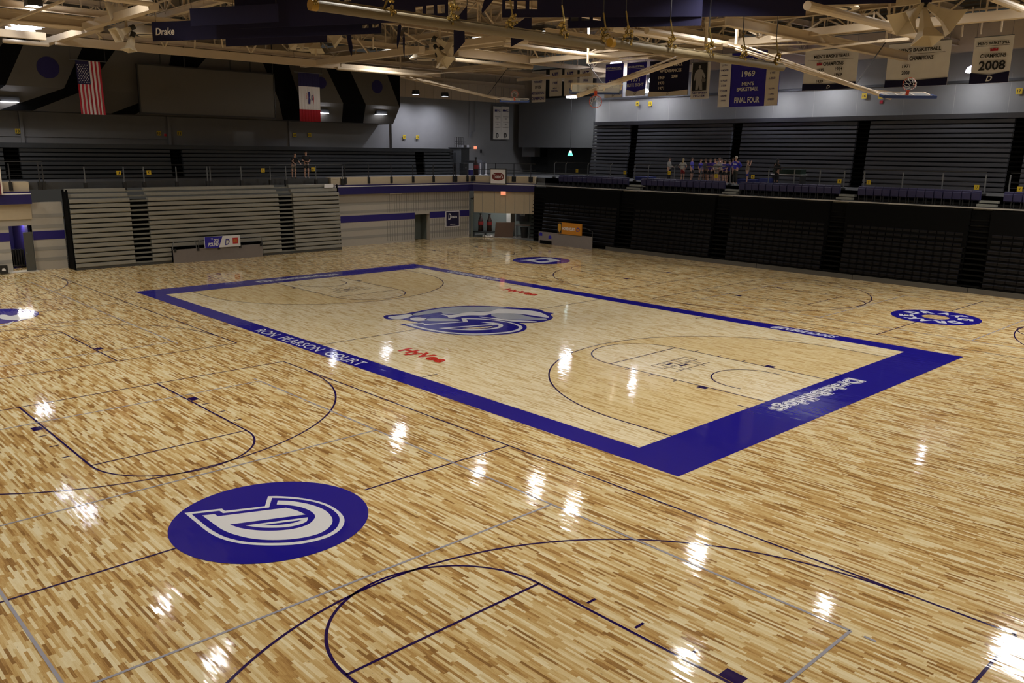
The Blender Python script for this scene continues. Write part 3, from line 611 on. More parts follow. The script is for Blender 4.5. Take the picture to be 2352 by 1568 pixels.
# conduits and ducts high among the beams
b = MB()
for i in range(26):
    x = random.uniform(-28, 14); y = random.uniform(-6, 28); z = random.uniform(13.0, 14.6)
    if random.random() < .5: b.tube((x, y, z), (x+random.uniform(2, 6), y, z), .05, 6)
    else: b.tube((x, y, z), (x, y+random.uniform(2, 6), z), .05, 6)
cpart('conduit', b)
for p in ((975, 138), (342, 84), (700, 116), (1183, 159), (1915, 24)):     # white round air diffusers
    c = atZ(*p, 12.7); q = thing('air_diffuser', {975: 'round beige air diffuser right of the navy sheets, above the far pipe', 342: 'round air diffuser under the roof left of the navy Drake sheet', 700: 'round air diffuser behind the pyramid horns below the navy sheets', 1183: 'small round air diffuser over the goal nearest the white wall', 1915: 'round air diffuser near the top right pipe'}[p[0]], 'air diffuser', c)
    MB().lathe(c, [(.55, .5), (.95, .12), (1.0, .05), (.7, .04)], 28).build('cone', M_HORN, q, smooth=True)
    MB().lathe(c, [(.45, -.02), (.55, .03), (.3, .035)], 24).build('inner_ring', M_HORN, q); MB().lathe(c, [(.68, .02), (.68, .045)], 24).build('throat', M_BLACK, q)

# ------------------------------------------------------------------ lamps
lamp_proto = None
def lamp(x, y, z, mt, label, size=.8, name='ceiling_lamp', group=None, hang=1.4, skirt=0.0):
    q = thing(name, label, 'lamp', (x, y, z), group); s = size/2
    MB().prism([(-s-.03, -s-.03, .02), (s+.03, -s-.03, .02), (s+.03, s+.03, .02), (-s-.03, s+.03, .02)], (0, 0, .2)).build('housing', M_RAILD, q, local=True, fixn=True)
    MB().flat([(-s, -s, 0), (-s, s, 0), (s, s, 0), (s, -s, 0)]).build('lens', mt, q, local=True)
    MB().bar((0, 0, .2), (0, 0, 16.3-z), .05).build('hanger', M_BEIGE, q, local=True)
    if mt is not E_ROW and z > 13: MB().flat([(-s, -s, .225), (s, -s, .225), (s, s, .225), (-s, s, .225)]).build('top_lens', E_UP, q, local=True)  # glowing plate added on the housing to brighten the roof above
    if skirt:
        m = MB(); e = s+.03
        m.box((-e-.02, -e-.02, -skirt), (-e, e+.02, .1)); m.box((e, -e-.02, -skirt), (e+.02, e+.02, .1)); m.box((-e, -e-.02, -skirt), (e, -e, .1)); m.box((-e, e, -skirt), (e, e+.02, .1)); m.build('reflector_skirt', M_BLACK, q, local=True)  # black skirt added and sized to keep light off the upper walls
    return q
for i, (x, y) in enumerate(((12, -3), (20, 1), (28, 5), (13, -13), (6, -9), (3, -18), (12, -24), (21, -10), (30, -8), (33, -20), (-2, -14.5), (9, 3), (22, -27))):  # unseen lamps added for even light, standing for the hall's own
    lamp(x, y, 13.2, E_NEAR, 'square high bay lamp above the near half of the hall, outside the picture', .9, group='near high bay lamps', skirt=.36)
for x, y in ((-9, -19.5), (-17, -18), (-24, -16.5), (-14, -25), (-24, -24), (17, 21), (25, 19), (20, 29), (29, 26)):  # unseen lamps added at the sides to brighten the far floor
    lamp(x, y, 13.2, E_FAR, 'square high bay lamp at the side of the hall, outside the picture', .9, group='side high bay lamps', skirt=.12)
HL = 13.4
rowl = [(915, 1003, .9), (1100, 1080, .7), (1230, 1120, 1.0), (1308, 1170, 1.1), (1600, 1270, .9), (1890, 1395, .7), (2335, 1510, 1.8), (205, 1215, .6), (380, 1390, .5), (500, 1517, .6)]
for px, py, sz in rowl:      # each lamp stands where its mirror image in the varnish says
    p = atZ(px, py, 0); p = CAM + (p-CAM)*(1+HL/CAM.z)
    lamp(p.x, p.y, HL, E_ROW, 'bright square high bay lamp hung among the roof beams', sz*.92, group='high bay lamps over the court', skirt=.13*sz)
# louvred lamp bank at top left
q = thing('lamp_bank', 'row of five tilted bright lamps under the roof at top left', 'lamp', atZ(62, 62, 12.6))
for i in range(5):
    p = atZ(32+i*14, 72-i*5, 12.6); U = Vector((.75, .5, 0)).normalized()*.42; V = Vector((-.12, .1, -.2))
    MB().prism([p-U-V, p+U-V, p+U+V, p-U+V], (0, 0, .03)).build('lamp_head', mat('bank_emit', (.8,.8,.8), .5, emit=(.8, .85, 1), es=5), q, fixn=True)
    MB().ball(p+Vector((.2, -.2, .35)), .2, 10, 7).build('reflector', M_BEIGE, q)
# lamps on the right upper wall
for (px, py, s, lb) in ((1890,169,.42,'bell shaped wall lamp between two white championship banners'), (1774,197,.36,'small bright lamp beside the FINAL FOUR banner'), (1500,184,.36,'small bright lamp left of the basketball player portrait banner'), (1483,208,.26,'tiny bright lamp beside the 1971 ELITE EIGHT banner'), (1313,221,.5,'flat bright lamp under the folded goal at the NIT banners'), (2233,161,.36,'bright lamp half hidden by the 2008 banner'), (1415,146,.5,'tilted bright lamp above the ELITE EIGHT banners')):
    p = atY(px, py, 30.6); q = thing('wall_lamp', lb, 'lamp', p)
    MB().lathe((0, 0, -.1), [(s*.95, 0), (s*1.0, .02), (s*.75, s*.7), (s*.3, s*.95)], 16).build('shade', mat('shade_glow', (.6,.6,.6), .5, emit=(.75,.72,1), es=1.6), q, local=True)
    MB().lathe((0, 0, -.13), [(s*.85, 0), (s*.85, .02)], 16).build('lens', E_WALL, q, local=True)
    MB().bar((0, 0, s*.8), (0, 0, 16.28-p.z), .03).build('stem', M_BEIGE, q, local=True)
for px, lb in ((955, 'left small lamp tucked against the metal fascia over the white far wall'), (1022, 'right small lamp tucked against the metal fascia over the white far wall')):
    y = atX(px, 222, -31.9).y; lamp(-31.9, y, 11.5, emis('lamp_fascia', (.82, .85, 1), 420), lb, .35, 'hanging_lamp', skirt=.12)
p = atY(1310, 352, 31.5); q = thing('pendant_lamp', 'green shaded pendant lamp in the dark far corner', 'lamp', p)
MB().lathe((0, 0, 0), [(.24, -.2), (.14, .05), (.08, .1)], 16).build('shade', mat('green_shade', (.1,.4,.3), .5, emit=(.15,.8,.5), es=.8), q, local=True)
MB().ball((0, 0, .1), .11, 10, 8).build('bulb', emis('green_bulb', (.8, .9, 1), 8), q, local=True)
MB().bar((0, 0, .1), (0, 0, 16.28-p.z), .02).build('cord', M_BLACK, q, local=True)
# strip light in the vestibule and corridor
p = c0.lerp(c1, .3)+nrm*1.3; q = thing('strip_light', 'short strip light glowing under the corner canopy', 'lamp', (p.x, p.y, 2.7)); MB().box((-.6, -.3, 0), (.6, .3, .08)).build('housing', M_WHITE, q, local=True); MB().box((-.55, -.25, -.06), (.55, .25, -.002)).build('tube', emis('strip', (.95, .95, 1), 14), q, local=True)
p = atX(36, 499, XL-.9); q = thing('strip_light', 'strip light glowing in the left corridor entrance', 'lamp', (p.x-.5, p.y+.1, 2.62)); MB().box((-.1, -.45, 0), (.1, .45, .08)).build('housing', M_WHITE, q, local=True); MB().box((-.08, -.4, -.03), (.08, .4, -.002)).build('tube', emis('strip2', (1, .93, .8), 45), q, local=True)

# ================================================================== FAR SILVER BLEACHERS
XF = -25.5; NR = 16; RH = 4.45/NR
YA = [atX(165, 500, XF).y, atX(303, 500, XF).y, atX(345, 500, XF).y, atX(644, 500, XF).y, atX(677, 500, XF).y, atX(783, 500, XF).y]
q = thing('telescopic_bleachers', 'folded silver grey telescopic bleachers against the far wall below the railing', 'bleachers', (XF, (YA[0]+YA[5])/2, 0))
NOTCH = (atX(395, 590, XF).y, atX(605, 590, XF).y)
for i in range(NR):
    z0 = .14 + i*RH; xb = XF - .012*i - (0.25*(i-13) if i > 13 else 0)
    for a, c in ((YA[0], YA[1]), (YA[2], YA[3]), (YA[4], YA[5])):
        sp = [(a, c)]
        if i < 3 and a < NOTCH[0] < c: sp = [(a, NOTCH[0]), (NOTCH[1], c)]
        for (s0, s1) in sp:
            m = MB(); m.prism([(xb, s0, z0), (xb+.03, s0, z0+.04), (xb+.015, s0, z0+RH*.72), (xb-.03, s0, z0+RH*.80), (xb-.30, s0, z0+RH*.80), (xb-.30, s0, z0)], (0, s1-s0, 0))
            m.build('bench_row', M_SILV, q, fixn=True)
    for a, c in ((YA[1], YA[2]), (YA[3], YA[4])):
        MB().box((xb-.22, a, z0), (xb-.05, c, z0+RH*.34)).build('aisle_step', M_STEP, q)
MB().box((XF-1.25, YA[0]+.02, 0.01), (XF-.36, YA[5]-.02, 3.85)).build('understructure', M_PIT, q)
MB().box((XF-.1, YA[0], 0), (XF+.02, NOTCH[0], .13)).build('kick_plate', M_SILVD, q); MB().box((XF-.1, NOTCH[1], 0), (XF+.02, YA[5], .13)).build('kick_plate', M_SILVD, q)
for s, y in ((-1, YA[0]-.03), (1, YA[5]+.03)):
    m = MB()
    for i in range(14): m.bar((XF-.1-.02*i, y, .2+i*.3), (XF-1.1, y, .45+i*.3), .05)
    m.bar((XF-.15, y, 0), (XF-.45, y, 4.5), .08); m.bar((XF-1.15, y, 0), (XF-1.15, y, 4.5), .08)
    if s < 0: m.box((XF-1.2, y-.02, 0), (XF-.2, y+.0, 4.4))
    m.build('end_frame', M_PIT, q)
MB().box((XF-.42, YA[5]-1.0, 4.3), (XF-.36, YA[5]-.3, 4.55)).build('end_caps', M_WHITE, q)
# barrier with banner board in front of them
a, c = atX(400, 600, XF+.35), atX(604, 588, XF+.35)
q = thing('barrier_wall', 'grey vinyl panel barrier with steel rail in front of the silver bleachers', 'barrier', (XF+.35, (a.y+c.y)/2, 0))
MB().box((XF+.28, a.y, 0), (XF+.36, c.y, .82)).build('panel', M_TARP, q)
for (s0, s1) in ((a.y, a.y+1.45), (a.y+1.6, c.y-2.2), (c.y-2.1, c.y)):
    m = MB(); m.path([(XF+.3, s0, .82), (XF+.3, s0, 1.18), (XF+.3, s0+.1, 1.3), (XF+.3, s1-.1, 1.3), (XF+.3, s1, 1.18), (XF+.3, s1, .82)], .022, 6); m.tube((XF+.3, s0, 1.02), (XF+.3, s1, 1.02), .014, 6); m.build('rail', M_RAIL, q)
m = MB()
for px in (402, 455, 503, 552, 600): y = atX(px, 575, XF+.35).y; m.box((XF+.36, y-.07, .68), (XF+.40, y+.07, .88))
m.build('bracket', M_BLACK, q)
a, c = atX(470, 545, XF+.5), atX(553, 568, XF+.5); zt, zb = 1.50, .80
q = thing('banner_board', 'purple and white DOG POUND board on the grey barrier before the silver bleachers', 'sign', (XF+.5, (a.y+c.y)/2, zb))
MB().box((XF+.42, a.y, zb), (XF+.49, c.y, zt)).build('board', M_WHITE, q)
L = c.y-a.y; xx = XF+.494
MB().flat([(xx, a.y, zb), (xx, a.y+L*.38, zb), (xx, a.y+L*.50, zt), (xx, a.y, zt)]).build('purple_panel', M_ROYAL, q)
m = MB(); text(m, 'THE', (xx+.004, a.y+L*.17, zb+.52), UY, UZ, .13, .08); text(m, 'DOG', (xx+.004, a.y+L*.24, zb+.36), UY, UZ, .32, .2, bold=.05, shear=.2); text(m, 'POUND', (xx+.004, a.y+L*.08, zb+.1), UY, UZ, .66, .23, bold=.05, shear=.2); m.build('lettering', M_WHITE, q)
MB().box((xx, a.y+L*.78, zb+.18), (xx+.006, a.y+L*.93, zb+.55)).build('red_square', mat('sign_red', (.5, .02, .02), .6), q)
m = MB(); text(m, 'WELLS', (xx+.008, a.y+L*.80, zb+.38), UY, UZ, .24, .06); text(m, 'FARGO', (xx+.008, a.y+L*.80, zb+.26), UY, UZ, .24, .06); m.build('sponsor_text', M_YEL, q)
m = MB(); text(m, 'D', (xx+.004, a.y+L*.55, zb+.12), UY, UZ, .28, .4, bold=.03, shear=.2); m.build('letter_mark', M_ROYAL, q)
m = MB(); text(m, 'D', (xx+.008, a.y+L*.57, zb+.16), UY, UZ, .2, .3, bold=.0, shear=.2); m.build('letter_fill', M_BAND, q)

# ================================================================== RIGHT DARK TELESCOPIC SEATING
YF = 23.85; NB = 14; RB = 3.93/NB
XS = [(-20.9, -12.2)] ; 
def xr(p): return atY(p, 440, YF+.7).x
sect = [(1262, 1432), (1466, 1652), (1687, 1915), (1955, 2240), (2290, 2480)]
secx = [(xr(a), xr(c)) for a, c in sect]; secx[0] = (-20.3, secx[0][1]); secx[-1] = (secx[-1][0], secx[-1][0]+7.3)
names = ['farthest left', 'second from left', 'middle', 'second from the right', 'rightmost, cut by the picture edge']
seatm = MB(); seatm.prism([(-.22, 0, .0), (-.22, -.05, .02), (-.22, -.07, .16), (-.22, -.03, .21), (-.22, .08, .20), (-.22, .08, 0)], (.44, 0, 0)); SEAT = seatm.fixed('folded_seat', [M_SEATD])
capm = mat('seat_top_sheen', (0.16, 0.17, 0.42), 0.3)  # bluish highlight along the top seat row, put into the base colour
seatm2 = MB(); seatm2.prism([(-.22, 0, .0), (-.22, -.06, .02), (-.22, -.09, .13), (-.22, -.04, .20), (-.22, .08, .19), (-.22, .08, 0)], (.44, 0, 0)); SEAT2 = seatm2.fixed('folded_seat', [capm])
for k, (x0, x1) in enumerate(secx):
    q = thing('seating_bank', 'folded black telescopic seating along the right side, %s section' % names[k], 'seating', ((x0+x1)/2, YF, 0), 'black telescopic seating sections')
    n = 14; cnt = 0; rest = MB()
    for i in range(NB-1, -1, -1):
        z0 = .30+i*RB; y = YF+.035*i
        MB().box((x0, y, z0), (x1, y+.25, z0+.045)).build('row_deck', M_STEPD, q)
        for j in range(n):
            xx = x0+.15+(x1-x0-.3)*(j+.5)/n
            if cnt < 98:
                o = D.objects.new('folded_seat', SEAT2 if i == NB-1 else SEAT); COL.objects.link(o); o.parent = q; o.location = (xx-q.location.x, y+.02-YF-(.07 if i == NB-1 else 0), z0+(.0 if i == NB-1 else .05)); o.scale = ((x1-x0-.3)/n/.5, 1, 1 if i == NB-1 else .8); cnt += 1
            else: rest.prism([(xx-.28, y+.02, z0+.06), (xx-.28, y-.03, z0+.08), (xx-.28, y-.05, z0+.22), (xx-.28, y-.01, z0+.27), (xx-.28, y+.10, z0+.26), (xx-.28, y+.10, z0+.06)], (.56, 0, 0))
    o = rest.build('folded_seats', M_SEATD, q, fixn=True); o['kind'] = 'stuff'
    MB().box((x0, YF+.3, .02), (x1, YF+1.4, 4.2)).build('understructure', M_PIT, q)
    MB().box((x0-.0, YF+.55, 4.2), (x1, YF+1.75, 4.34)).build('top_deck', M_BLACK, q)
for k in range(len(secx)):                                                   # aisles between the sections
    x0 = secx[k][1]; x1 = secx[k+1][0] if k+1 < len(secx) else x0+1.5
    q = thing('aisle_steps', 'dark stacked aisle steps %s of the black seating' % ['left-hand', 'second from left', 'third from left', 'fourth from left', 'outermost right'][k], 'steps', ((x0+x1)/2, YF, 0))
    for i in range(NB): MB().box((x0+.03, YF+.1+.035*i, .30+i*RB), (x1-.03, YF+.4+.035*i, .30+i*RB+.07)).build('step_board', M_STEPD, q)
    MB().box((x0+.03, YF+.55, .02), (x1-.03, YF+1.5, 4.2)).build('aisle_back', M_PIT, q)
    for i in range(3): MB().box((x0+.05, YF+.62+i*.32, 4.22+i*.17), (x1-.05, YF+.95+i*.32, 4.34+i*.17)).build('concourse_step', M_STEP, q)
q = thing('aisle_steps', 'dark stacked steps at the left end of the black seating beside the corner', 'steps', (-20.95, YF, 0))
for i in range(NB): MB().box((-21.6, YF+.1+.035*i, .30+i*RB), (-20.35, YF+.4+.035*i, .30+i*RB+.06)).build('step_board', M_STEPD, q)
MB().box((-21.6, YF+.55, .02), (-20.35, YF+1.5, 4.2)).build('aisle_back', M_PIT, q)
xe = secx[-1][1]+1.5
q = thing('deck_edge', 'thin pale metal edge running along the top of the black seating', 'edge trim', (-3, YF+.5, 4.3)); MB().box((-21.5, YF+.42, 4.30), (xe, YF+.50, 4.36)).build('edge_strip', M_WHITE if 0 else mat('edge_metal', (.42, .40, .36), .4, .3), q)
MB().box((-21.5, YF+.50, 4.345), (xe, YF+.60, 4.365)).build('edge_back', M_BLACK, q)
q = thing('kick_board', 'long low grey brown board at the foot of the black seating', 'kick board', (0, YF-.02, 0)); 
x = -13.6
while x < xe: MB().box((x, YF-.04, 0), (min(x+6.1, xe), YF+.03, .27)).build('board', M_KICK, q); x += 6.13
MB().box((-21.6, YF+1.75, 4.34), (xe, YF+1.9, UF-.05)).build('riser', M_BLACK, q)
# purple chairs along the top
def chair_proto(loc):
    q = thing('stadium_chair', '', 'chair', loc)
    b = MB(); b.prism([(-.235, .05, .30), (-.235, 0, .32), (-.235, -.03, .80), (-.235, .03, .84), (-.235, .06, .82)], (.47, 0, 0)); b.build('backrest', M_CHAIR, q, local=True, fixn=True)
    b = MB(); b.prism([(-.22, .0, .34), (-.22, -.10, .36), (-.22, -.13, .70), (-.22, -.08, .73), (-.22, -.02, .40)], (.44, 0, 0)); b.build('seat', M_CHAIR, q, local=True, fixn=True)
    
    for sx in (-.18, .18): b = MB(); b.box((sx-.02, -.04, 0), (sx+.02, .04, .34)); b.box((sx-.02, -.12, 0), (sx+.02, .1, .02)); b.build('leg', M_BLACK, q, local=True)
    return q
runs = [(1285, 1445, 14, 405, 'first'), (1474, 1668, 14, 412, 'second'), (1699, 1932, 14, 422, 'third'), (1972, 2256, 14, 435, 'fourth'), (2306, 2420, 5, 450, 'fifth')]
proto = None
for (a, c, n, py, nm) in runs:
    xa, xc = atY(a, py, YF+1.3).x, atY(c, py, YF+1.3).x
    for j in range(n):
        x = xa+(xc-xa)*(j+.5)/n
        if proto is None: proto = o = chair_proto((x, YF+1.3, 4.34))
        else: o = copy_tree(proto)
        o.location = (x, YF+1.3, 4.34); o.scale = (((xc-xa)/n)/.5, 1, 1)
        o['label'] = 'folded purple stadium chair on the top deck, in the %s run from the left' % nm; o['category'] = 'chair'; o['group'] = 'purple chairs, %s run from the left' % nm
# upper grey bleachers, right
def upbank(nm, label, K, C0, s0, s1, aisles, z0, n, h, m, lean=.04):
    q = thing('bleacher_bank', label, 'bleachers', (C0, (s0+s1)/2, z0) if K == 'X' else ((s0+s1)/2, C0, z0))
    def B(d0, d1, a, c, za, zb): return ((C0-d1, a, za), (C0-d0, c, zb)) if K == 'X' else ((a, C0+d0, za), (c, C0+d1, zb))
    ed = [s0]+[v for p in aisles for v in p]+[s1]
    for i in range(n):
        z = z0+i*h; d = lean*i
        for a, c in zip(ed[::2], ed[1::2]):
            f = C0-d if K == 'X' else C0+d; g = -1 if K == 'X' else 1
            pr = [(f, z+h*.06), (f-g*.02, z+h*.2), (f, z+h*.80), (f+g*.06, z+h*.86), (f+g*.25, z+h*.86), (f+g*.25, z+h*.06)]
            mb = MB(); mb.prism([(u, a, w) for u, w in pr] if K == 'X' else [(a, u, w) for u, w in pr], (0, c-a, 0) if K == 'X' else (c-a, 0, 0)); mb.build('bench_row', m, q, fixn=True)
        for a, c in aisles: MB().box(*B(d+.15, d+.3, a, c, z+h*.1, z+h*.35)).build('aisle_step', M_STEPD, q)
    MB().box(*B(.35+lean*n, 1.0+lean*n, s0, s1, z0, z0+n*h)).build('understructure', M_PIT, q)
    MB().box(*B(lean*n-.1, 1.3+lean*n, s0, s1, z0+n*h, z0+n*h+.28)).build('top_ledge', m, q)
    return q
xa = lambda p, y=340: atY(p, y, 31).x
al = [(xa(1446), xa(1464)), (xa(1680), xa(1702)), (xa(1964), xa(1994)), (xa(2322), xa(2352)+.1)]
upbank('', 'tall dark grey folded bleachers on the right concourse beneath the championship banners', 'Y', 30.6, -21.4, 16.5, al, UF-.02, 15, .275, M_DKROW, .03)
ya_ = lambda p: atX(p, 380, -32).y
upbank('', 'low dark folded bleachers on the far concourse behind the railing', 'X', -31.8, -16, ya_(1040), [(ya_(10), ya_(48)), (ya_(392), ya_(420)), (ya_(953), ya_(974))], UF-.02, 7, .265, M_DKROWL, .03)

# ================================================================== RAILINGS
def rail_run(label, pts, zf, hgt, K, C0, side=0, horiz=True, thick=.035, mt=None, curved=False):
    """pts: pixel x of every post"""
    mt = mt or M_RAIL
    ps = [(atX(p, 390, C0) if K == 'X' else atY(p, 400, C0)) for p in pts]
    q = thing('guard_rail', label, 'railing', (ps[0].x, ps[0].y, zf))
    for p in ps:
        b = MB(); b.bar((p.x, p.y, zf-.45), (p.x, p.y, zf+hgt-.1), thick*1.6)
        if curved: b.bar((p.x, p.y, zf+hgt-.12), (p.x+.12, p.y+.1, zf+hgt+.05), thick*1.3)
        b.build('post', mt, q); MB().box((p.x-.09, p.y-.09, zf-.45), (p.x+.09, p.y+.09, zf-.0)).build('bracket', M_BLACK, q)
    a, c = ps[0], ps[-1]
    for z in ((hgt, .55*hgt, .3*hgt) if horiz else (hgt,)): MB().tube((a.x, a.y, zf+z), (c.x, c.y, zf+z), .022 if z == hgt else .012, 6).build('bar', M_RAILD, q)
    return q
rail_run('guard rail at the top left over the entrance, left of the silver bleachers', [-30, 20, 88, 97], UF, 1.08, 'X', XL+.1, mt=M_RAILD)
rail_run('long guard rail along the concourse edge above the silver bleachers', [193, 283, 329, 404, 475, 482, 553, 620, 656, 725, 786], UF-.1, 1.0, 'X', XL+.3)
rail_run('guard rail above the alcove wall with the blue stripe', [792, 846, 898, 948, 995, 1041, 1047, 1073], UF, 1.0, 'X', XL+.1, mt=M_RAILD)
p0_, p1_ = c0+nrm*.2, c1+nrm*.2
q = thing('guard_rail', 'dark guard rail across the cut corner with the Tones sign', 'railing', (p0_.x, p0_.y, UF))
for k in (0, .36, .66, .93): p = p0_.lerp(p1_, k); MB().bar((p.x, p.y, UF-.4), (p.x, p.y, UF+1.0), .05).build('post', M_RAILD, q); MB().box((p.x-.12, p.y-.12, UF-.4), (p.x+.12, p.y+.12, UF)).build('bracket', M_BLACK, q)
for z in (1.0, .5): MB().tube((p0_.x, p0_.y, UF+z), (p1_.x, p1_.y, UF+z), .02, 6).build('bar', M_RAILD, q)
rail_run('railing left part above the first run of purple chairs', [1273, 1299, 1350, 1402], 5.0, 1.1, 'Y', YF+2.0, curved=True)
rail_run('railing behind the second run of purple chairs in front of the group', [1458, 1489, 1549, 1610, 1678], 5.0, 1.1, 'Y', YF+2.0, curved=True)
rail_run('railing behind the third run of purple chairs', [1766, 1825, 1884, 1940], 5.0, 1.1, 'Y', YF+2.0)
rail_run('railing behind the fourth run of purple chairs', [1986, 2075, 2167, 2266], 5.0, 1.1, 'Y', YF+2.0)
rail_run('short railing at the right picture edge behind the last purple chairs', [2322, 2400], 5.0, 1.1, 'Y', YF+2.0)
# section signs
def sign(px, py, K, C0, w, txt, label, group=None):
    p = atX(px, py, C0) if K == 'X' else atY(px, py, C0)
    q = thing('section_sign', label, 'sign', p, group)
    if K == 'X': MB().box((p.x-.015, p.y-w/2, p.z-w/2), (p.x, p.y+w/2, p.z+w/2)).build('plate', M_YEL, q); U, n_ = UY, Vector((.004, 0, 0))
    else: MB().box((p.x-w/2, p.y, p.z-w/2), (p.x+w/2, p.y+.015, p.z+w/2)).build('plate', M_YEL, q); U, n_ = UX, Vector((0, -.004, 0))
    m = MB(); ctext(m, txt, p+n_, U, UZ, w*(.62 if len(txt) > 1 else .36), w*.55, bold=.03); m.build('characters', M_INK, q)
for px, py, t, lb in ((41,301,'10','yellow number 10 sign leftmost on the far wall'), (365,306,'10','yellow number 10 sign on the far wall below the projection screen'), (412,306,'11','yellow number 11 sign beside the wall column below the projection screen'), (677,310,'11','yellow number 11 sign below the striped state flag'), (711,310,'12','yellow number 12 sign right of the state flag'), (929,314,'12','yellow number 12 sign on the white far wall'), (959,315,'13','yellow number 13 sign, rightmost on the far wall')):
    sign(px, py, 'X', XU+.12, .3, t, lb)
for px, py, t, lb in ((1464,238,'14','yellow number 14 sign below the ELITE EIGHT banners'), (1493,238,'15','yellow number 15 sign below the navy appearances banner'), (1985,220,'16','yellow number 16 sign left of the folded blue padded goal'), (2023,220,'16','yellow number 16 sign half behind the goal mast'), (2341,209,'17','yellow number 17 sign at the right picture edge')):
    sign(px, py, 'Y', YU-.15, .33, t, lb)
for i, (px, py, t) in enumerate(((273,397,'J'), (342,396,'K'), (604,391,'L'), (719,389,'M'))):
    sign(px, py, 'X', XL+.36, .26, t, 'small yellow letter %s sign hung on the far railing' % t)
for i, (px, py, t) in enumerate(((1325,392,'N'), (1435,396,'O'), (1537,397,'P'), (1645,404,'Q'), (1729,406,'R'), (1928,416,'S'), (1995,419,'T'), (2243,430,'U'), (2342,434,'V'))):
    sign(px, py, 'Y', YF+1.96, .24, t, 'small yellow letter %s sign on the railing above the purple chairs' % t)
p = atX(380, 310, XU+.05); q = thing('alarm_box', 'small red alarm box under the far wall sign 10', 'alarm', p); MB().box((p.x-.04, p.y-.08, p.z-.08), (p.x, p.y+.08, p.z+.08)).build('box', M_REDC, q)
p = atY(2024, 234, YU-.05); q = thing('alarm_box', 'small red alarm box under the wall sign 16', 'alarm', p); MB().box((p.x-.1, p.y, p.z-.1), (p.x+.1, p.y+.04, p.z+.1)).build('box', M_REDC, q)

# ================================================================== FLAGS AND BANNERS
def cloth(K, C0, s0, s1, z0, z1, colfn, nx=48, nz=40, amp=.05, ph=9, slant=0.0):
    """pleated hanging cloth facing the court; colfn(u, v) gives the material slot"""
    b = MB(); vs = []
    for j in range(nz+1):
        for i in range(nx+1):
            u, v = i/nx, j/nz; w = amp*(.25+.75*(1-v))*(sin(u*ph*6.28+v*2)+.4*sin(u*ph*13+3*v)); s = s0+(s1-s0)*u+slant*(1-v); z = z0+(z1-z0)*v
            vs.append((C0+w, s, z) if K == 'X' else (s, C0-w, z))
    for j in range(nz):
        for i in range(nx):
            a = j*(nx+1)+i; b.f.append((a, a+1, a+nx+2, a+nx+1)); b.mi.append(colfn((i+.5)/nx, (j+.5)/nz))
    b.v = vs; return b
XG = -29.6
a, c = atX(172, 138, XG), atX(245, 264, XG)
M_FR = mat('flag_red', (.42, .015, .035), .8); M_FW = mat('flag_white', (.68, .66, .68), .8); M_FB = mat('flag_blue', (.012, .01, .07), .8)
q = thing('national_flag', 'red, white and blue striped flag with stars hanging vertically left of the projection screen', 'flag', (XG, (a.y+c.y)/2, c.z))
cloth('X', XG, a.y, c.y-.12, c.z, a.z, lambda u, v: (2 if (u < 7/13 and v > .565) else (0 if int(u*13) % 2 == 0 else 1)), 52, 46, .03, 5, .07).build('cloth', [M_FR, M_FW, M_FB], q, smooth=True)
b = MB()
for r_i in range(11):
    n = 5 if r_i % 2 == 0 else 4
    for k in range(n):
        v = .60+r_i*.032; uu = (.06 if n == 5 else .105)+k*.098; y = a.y+(c.y-.12-a.y)*uu+.07*(1-v); z = c.z+(a.z-c.z)*v; pts = []
        for t in range(10): R = .042 if t % 2 == 0 else .018; pts.append((XG+.06, y+R*sin(t*pi/5), z+R*cos(t*pi/5)))
        b.flat(pts)
b.build('stars', M_FW, q); MB().tube((XG, a.y-.3, a.z+.02), (XG, c.y+.25, a.z+.02), .02, 6).build('pole', M_RAIL, q)
for y in (a.y-.25, c.y+.2): MB().bar((XG, y, a.z), (XG, y, 16.28), .015).build('wire', M_RAILD, q)
a, c = atX(684, 166, XG), atX(737, 280, XG)
q = thing('state_flag', 'navy, white and red pleated flag hanging right of the projection screen', 'flag', (XG, (a.y+c.y)/2, c.z))
cloth('X', XG, a.y, c.y, c.z, a.z, lambda u, v: 0 if v < .26 else (1 if v < .735 else 2), 72, 40, .04, 7).build('cloth', [M_FR, M_FW, M_FB], q, smooth=True)
Hh = a.z-c.z; b = MB(); yc = (a.y+c.y)/2
b.flat([(XG+.09, yc-.16, c.z+Hh*.37), (XG+.09, yc-.02, c.z+Hh*.36), (XG+.09, yc+.03, c.z+Hh*.45), (XG+.09, yc-.05, c.z+Hh*.50), (XG+.09, yc+.02, c.z+Hh*.55), (XG+.09, yc-.02, c.z+Hh*.62), (XG+.09, yc-.15, c.z+Hh*.61), (XG+.09, yc-.12, c.z+Hh*.5)])
b.flat([(XG+.09, yc+.12, c.z+Hh*.42), (XG+.09, yc+.2, c.z+Hh*.46), (XG+.09, yc+.16, c.z+Hh*.5), (XG+.09, yc+.22, c.z+Hh*.56), (XG+.09, yc+.13, c.z+Hh*.54)]); b.build('emblem', M_INKB, q)
b = MB(); text(b, 'IOWA', (XG+.09, yc-.32, c.z+Hh*.58), -UZ, UY, .42, .1); b.flat([(XG+.09, yc+.26, c.z+Hh*.34), (XG+.09, yc+.31, c.z+Hh*.48), (XG+.09, yc+.27, c.z+Hh*.62), (XG+.09, yc+.24, c.z+Hh*.48)]); b.build('red_print', M_FR, q)
MB().tube((XG, a.y-.3, a.z+.02), (XG, c.y+.25, a.z+.02), .02, 6).build('pole', M_RAIL, q)
for y in (a.y-.25, c.y+.2): MB().bar((XG, y, a.z), (XG, y, 16.28), .015).build('wire', M_RAILD, q)

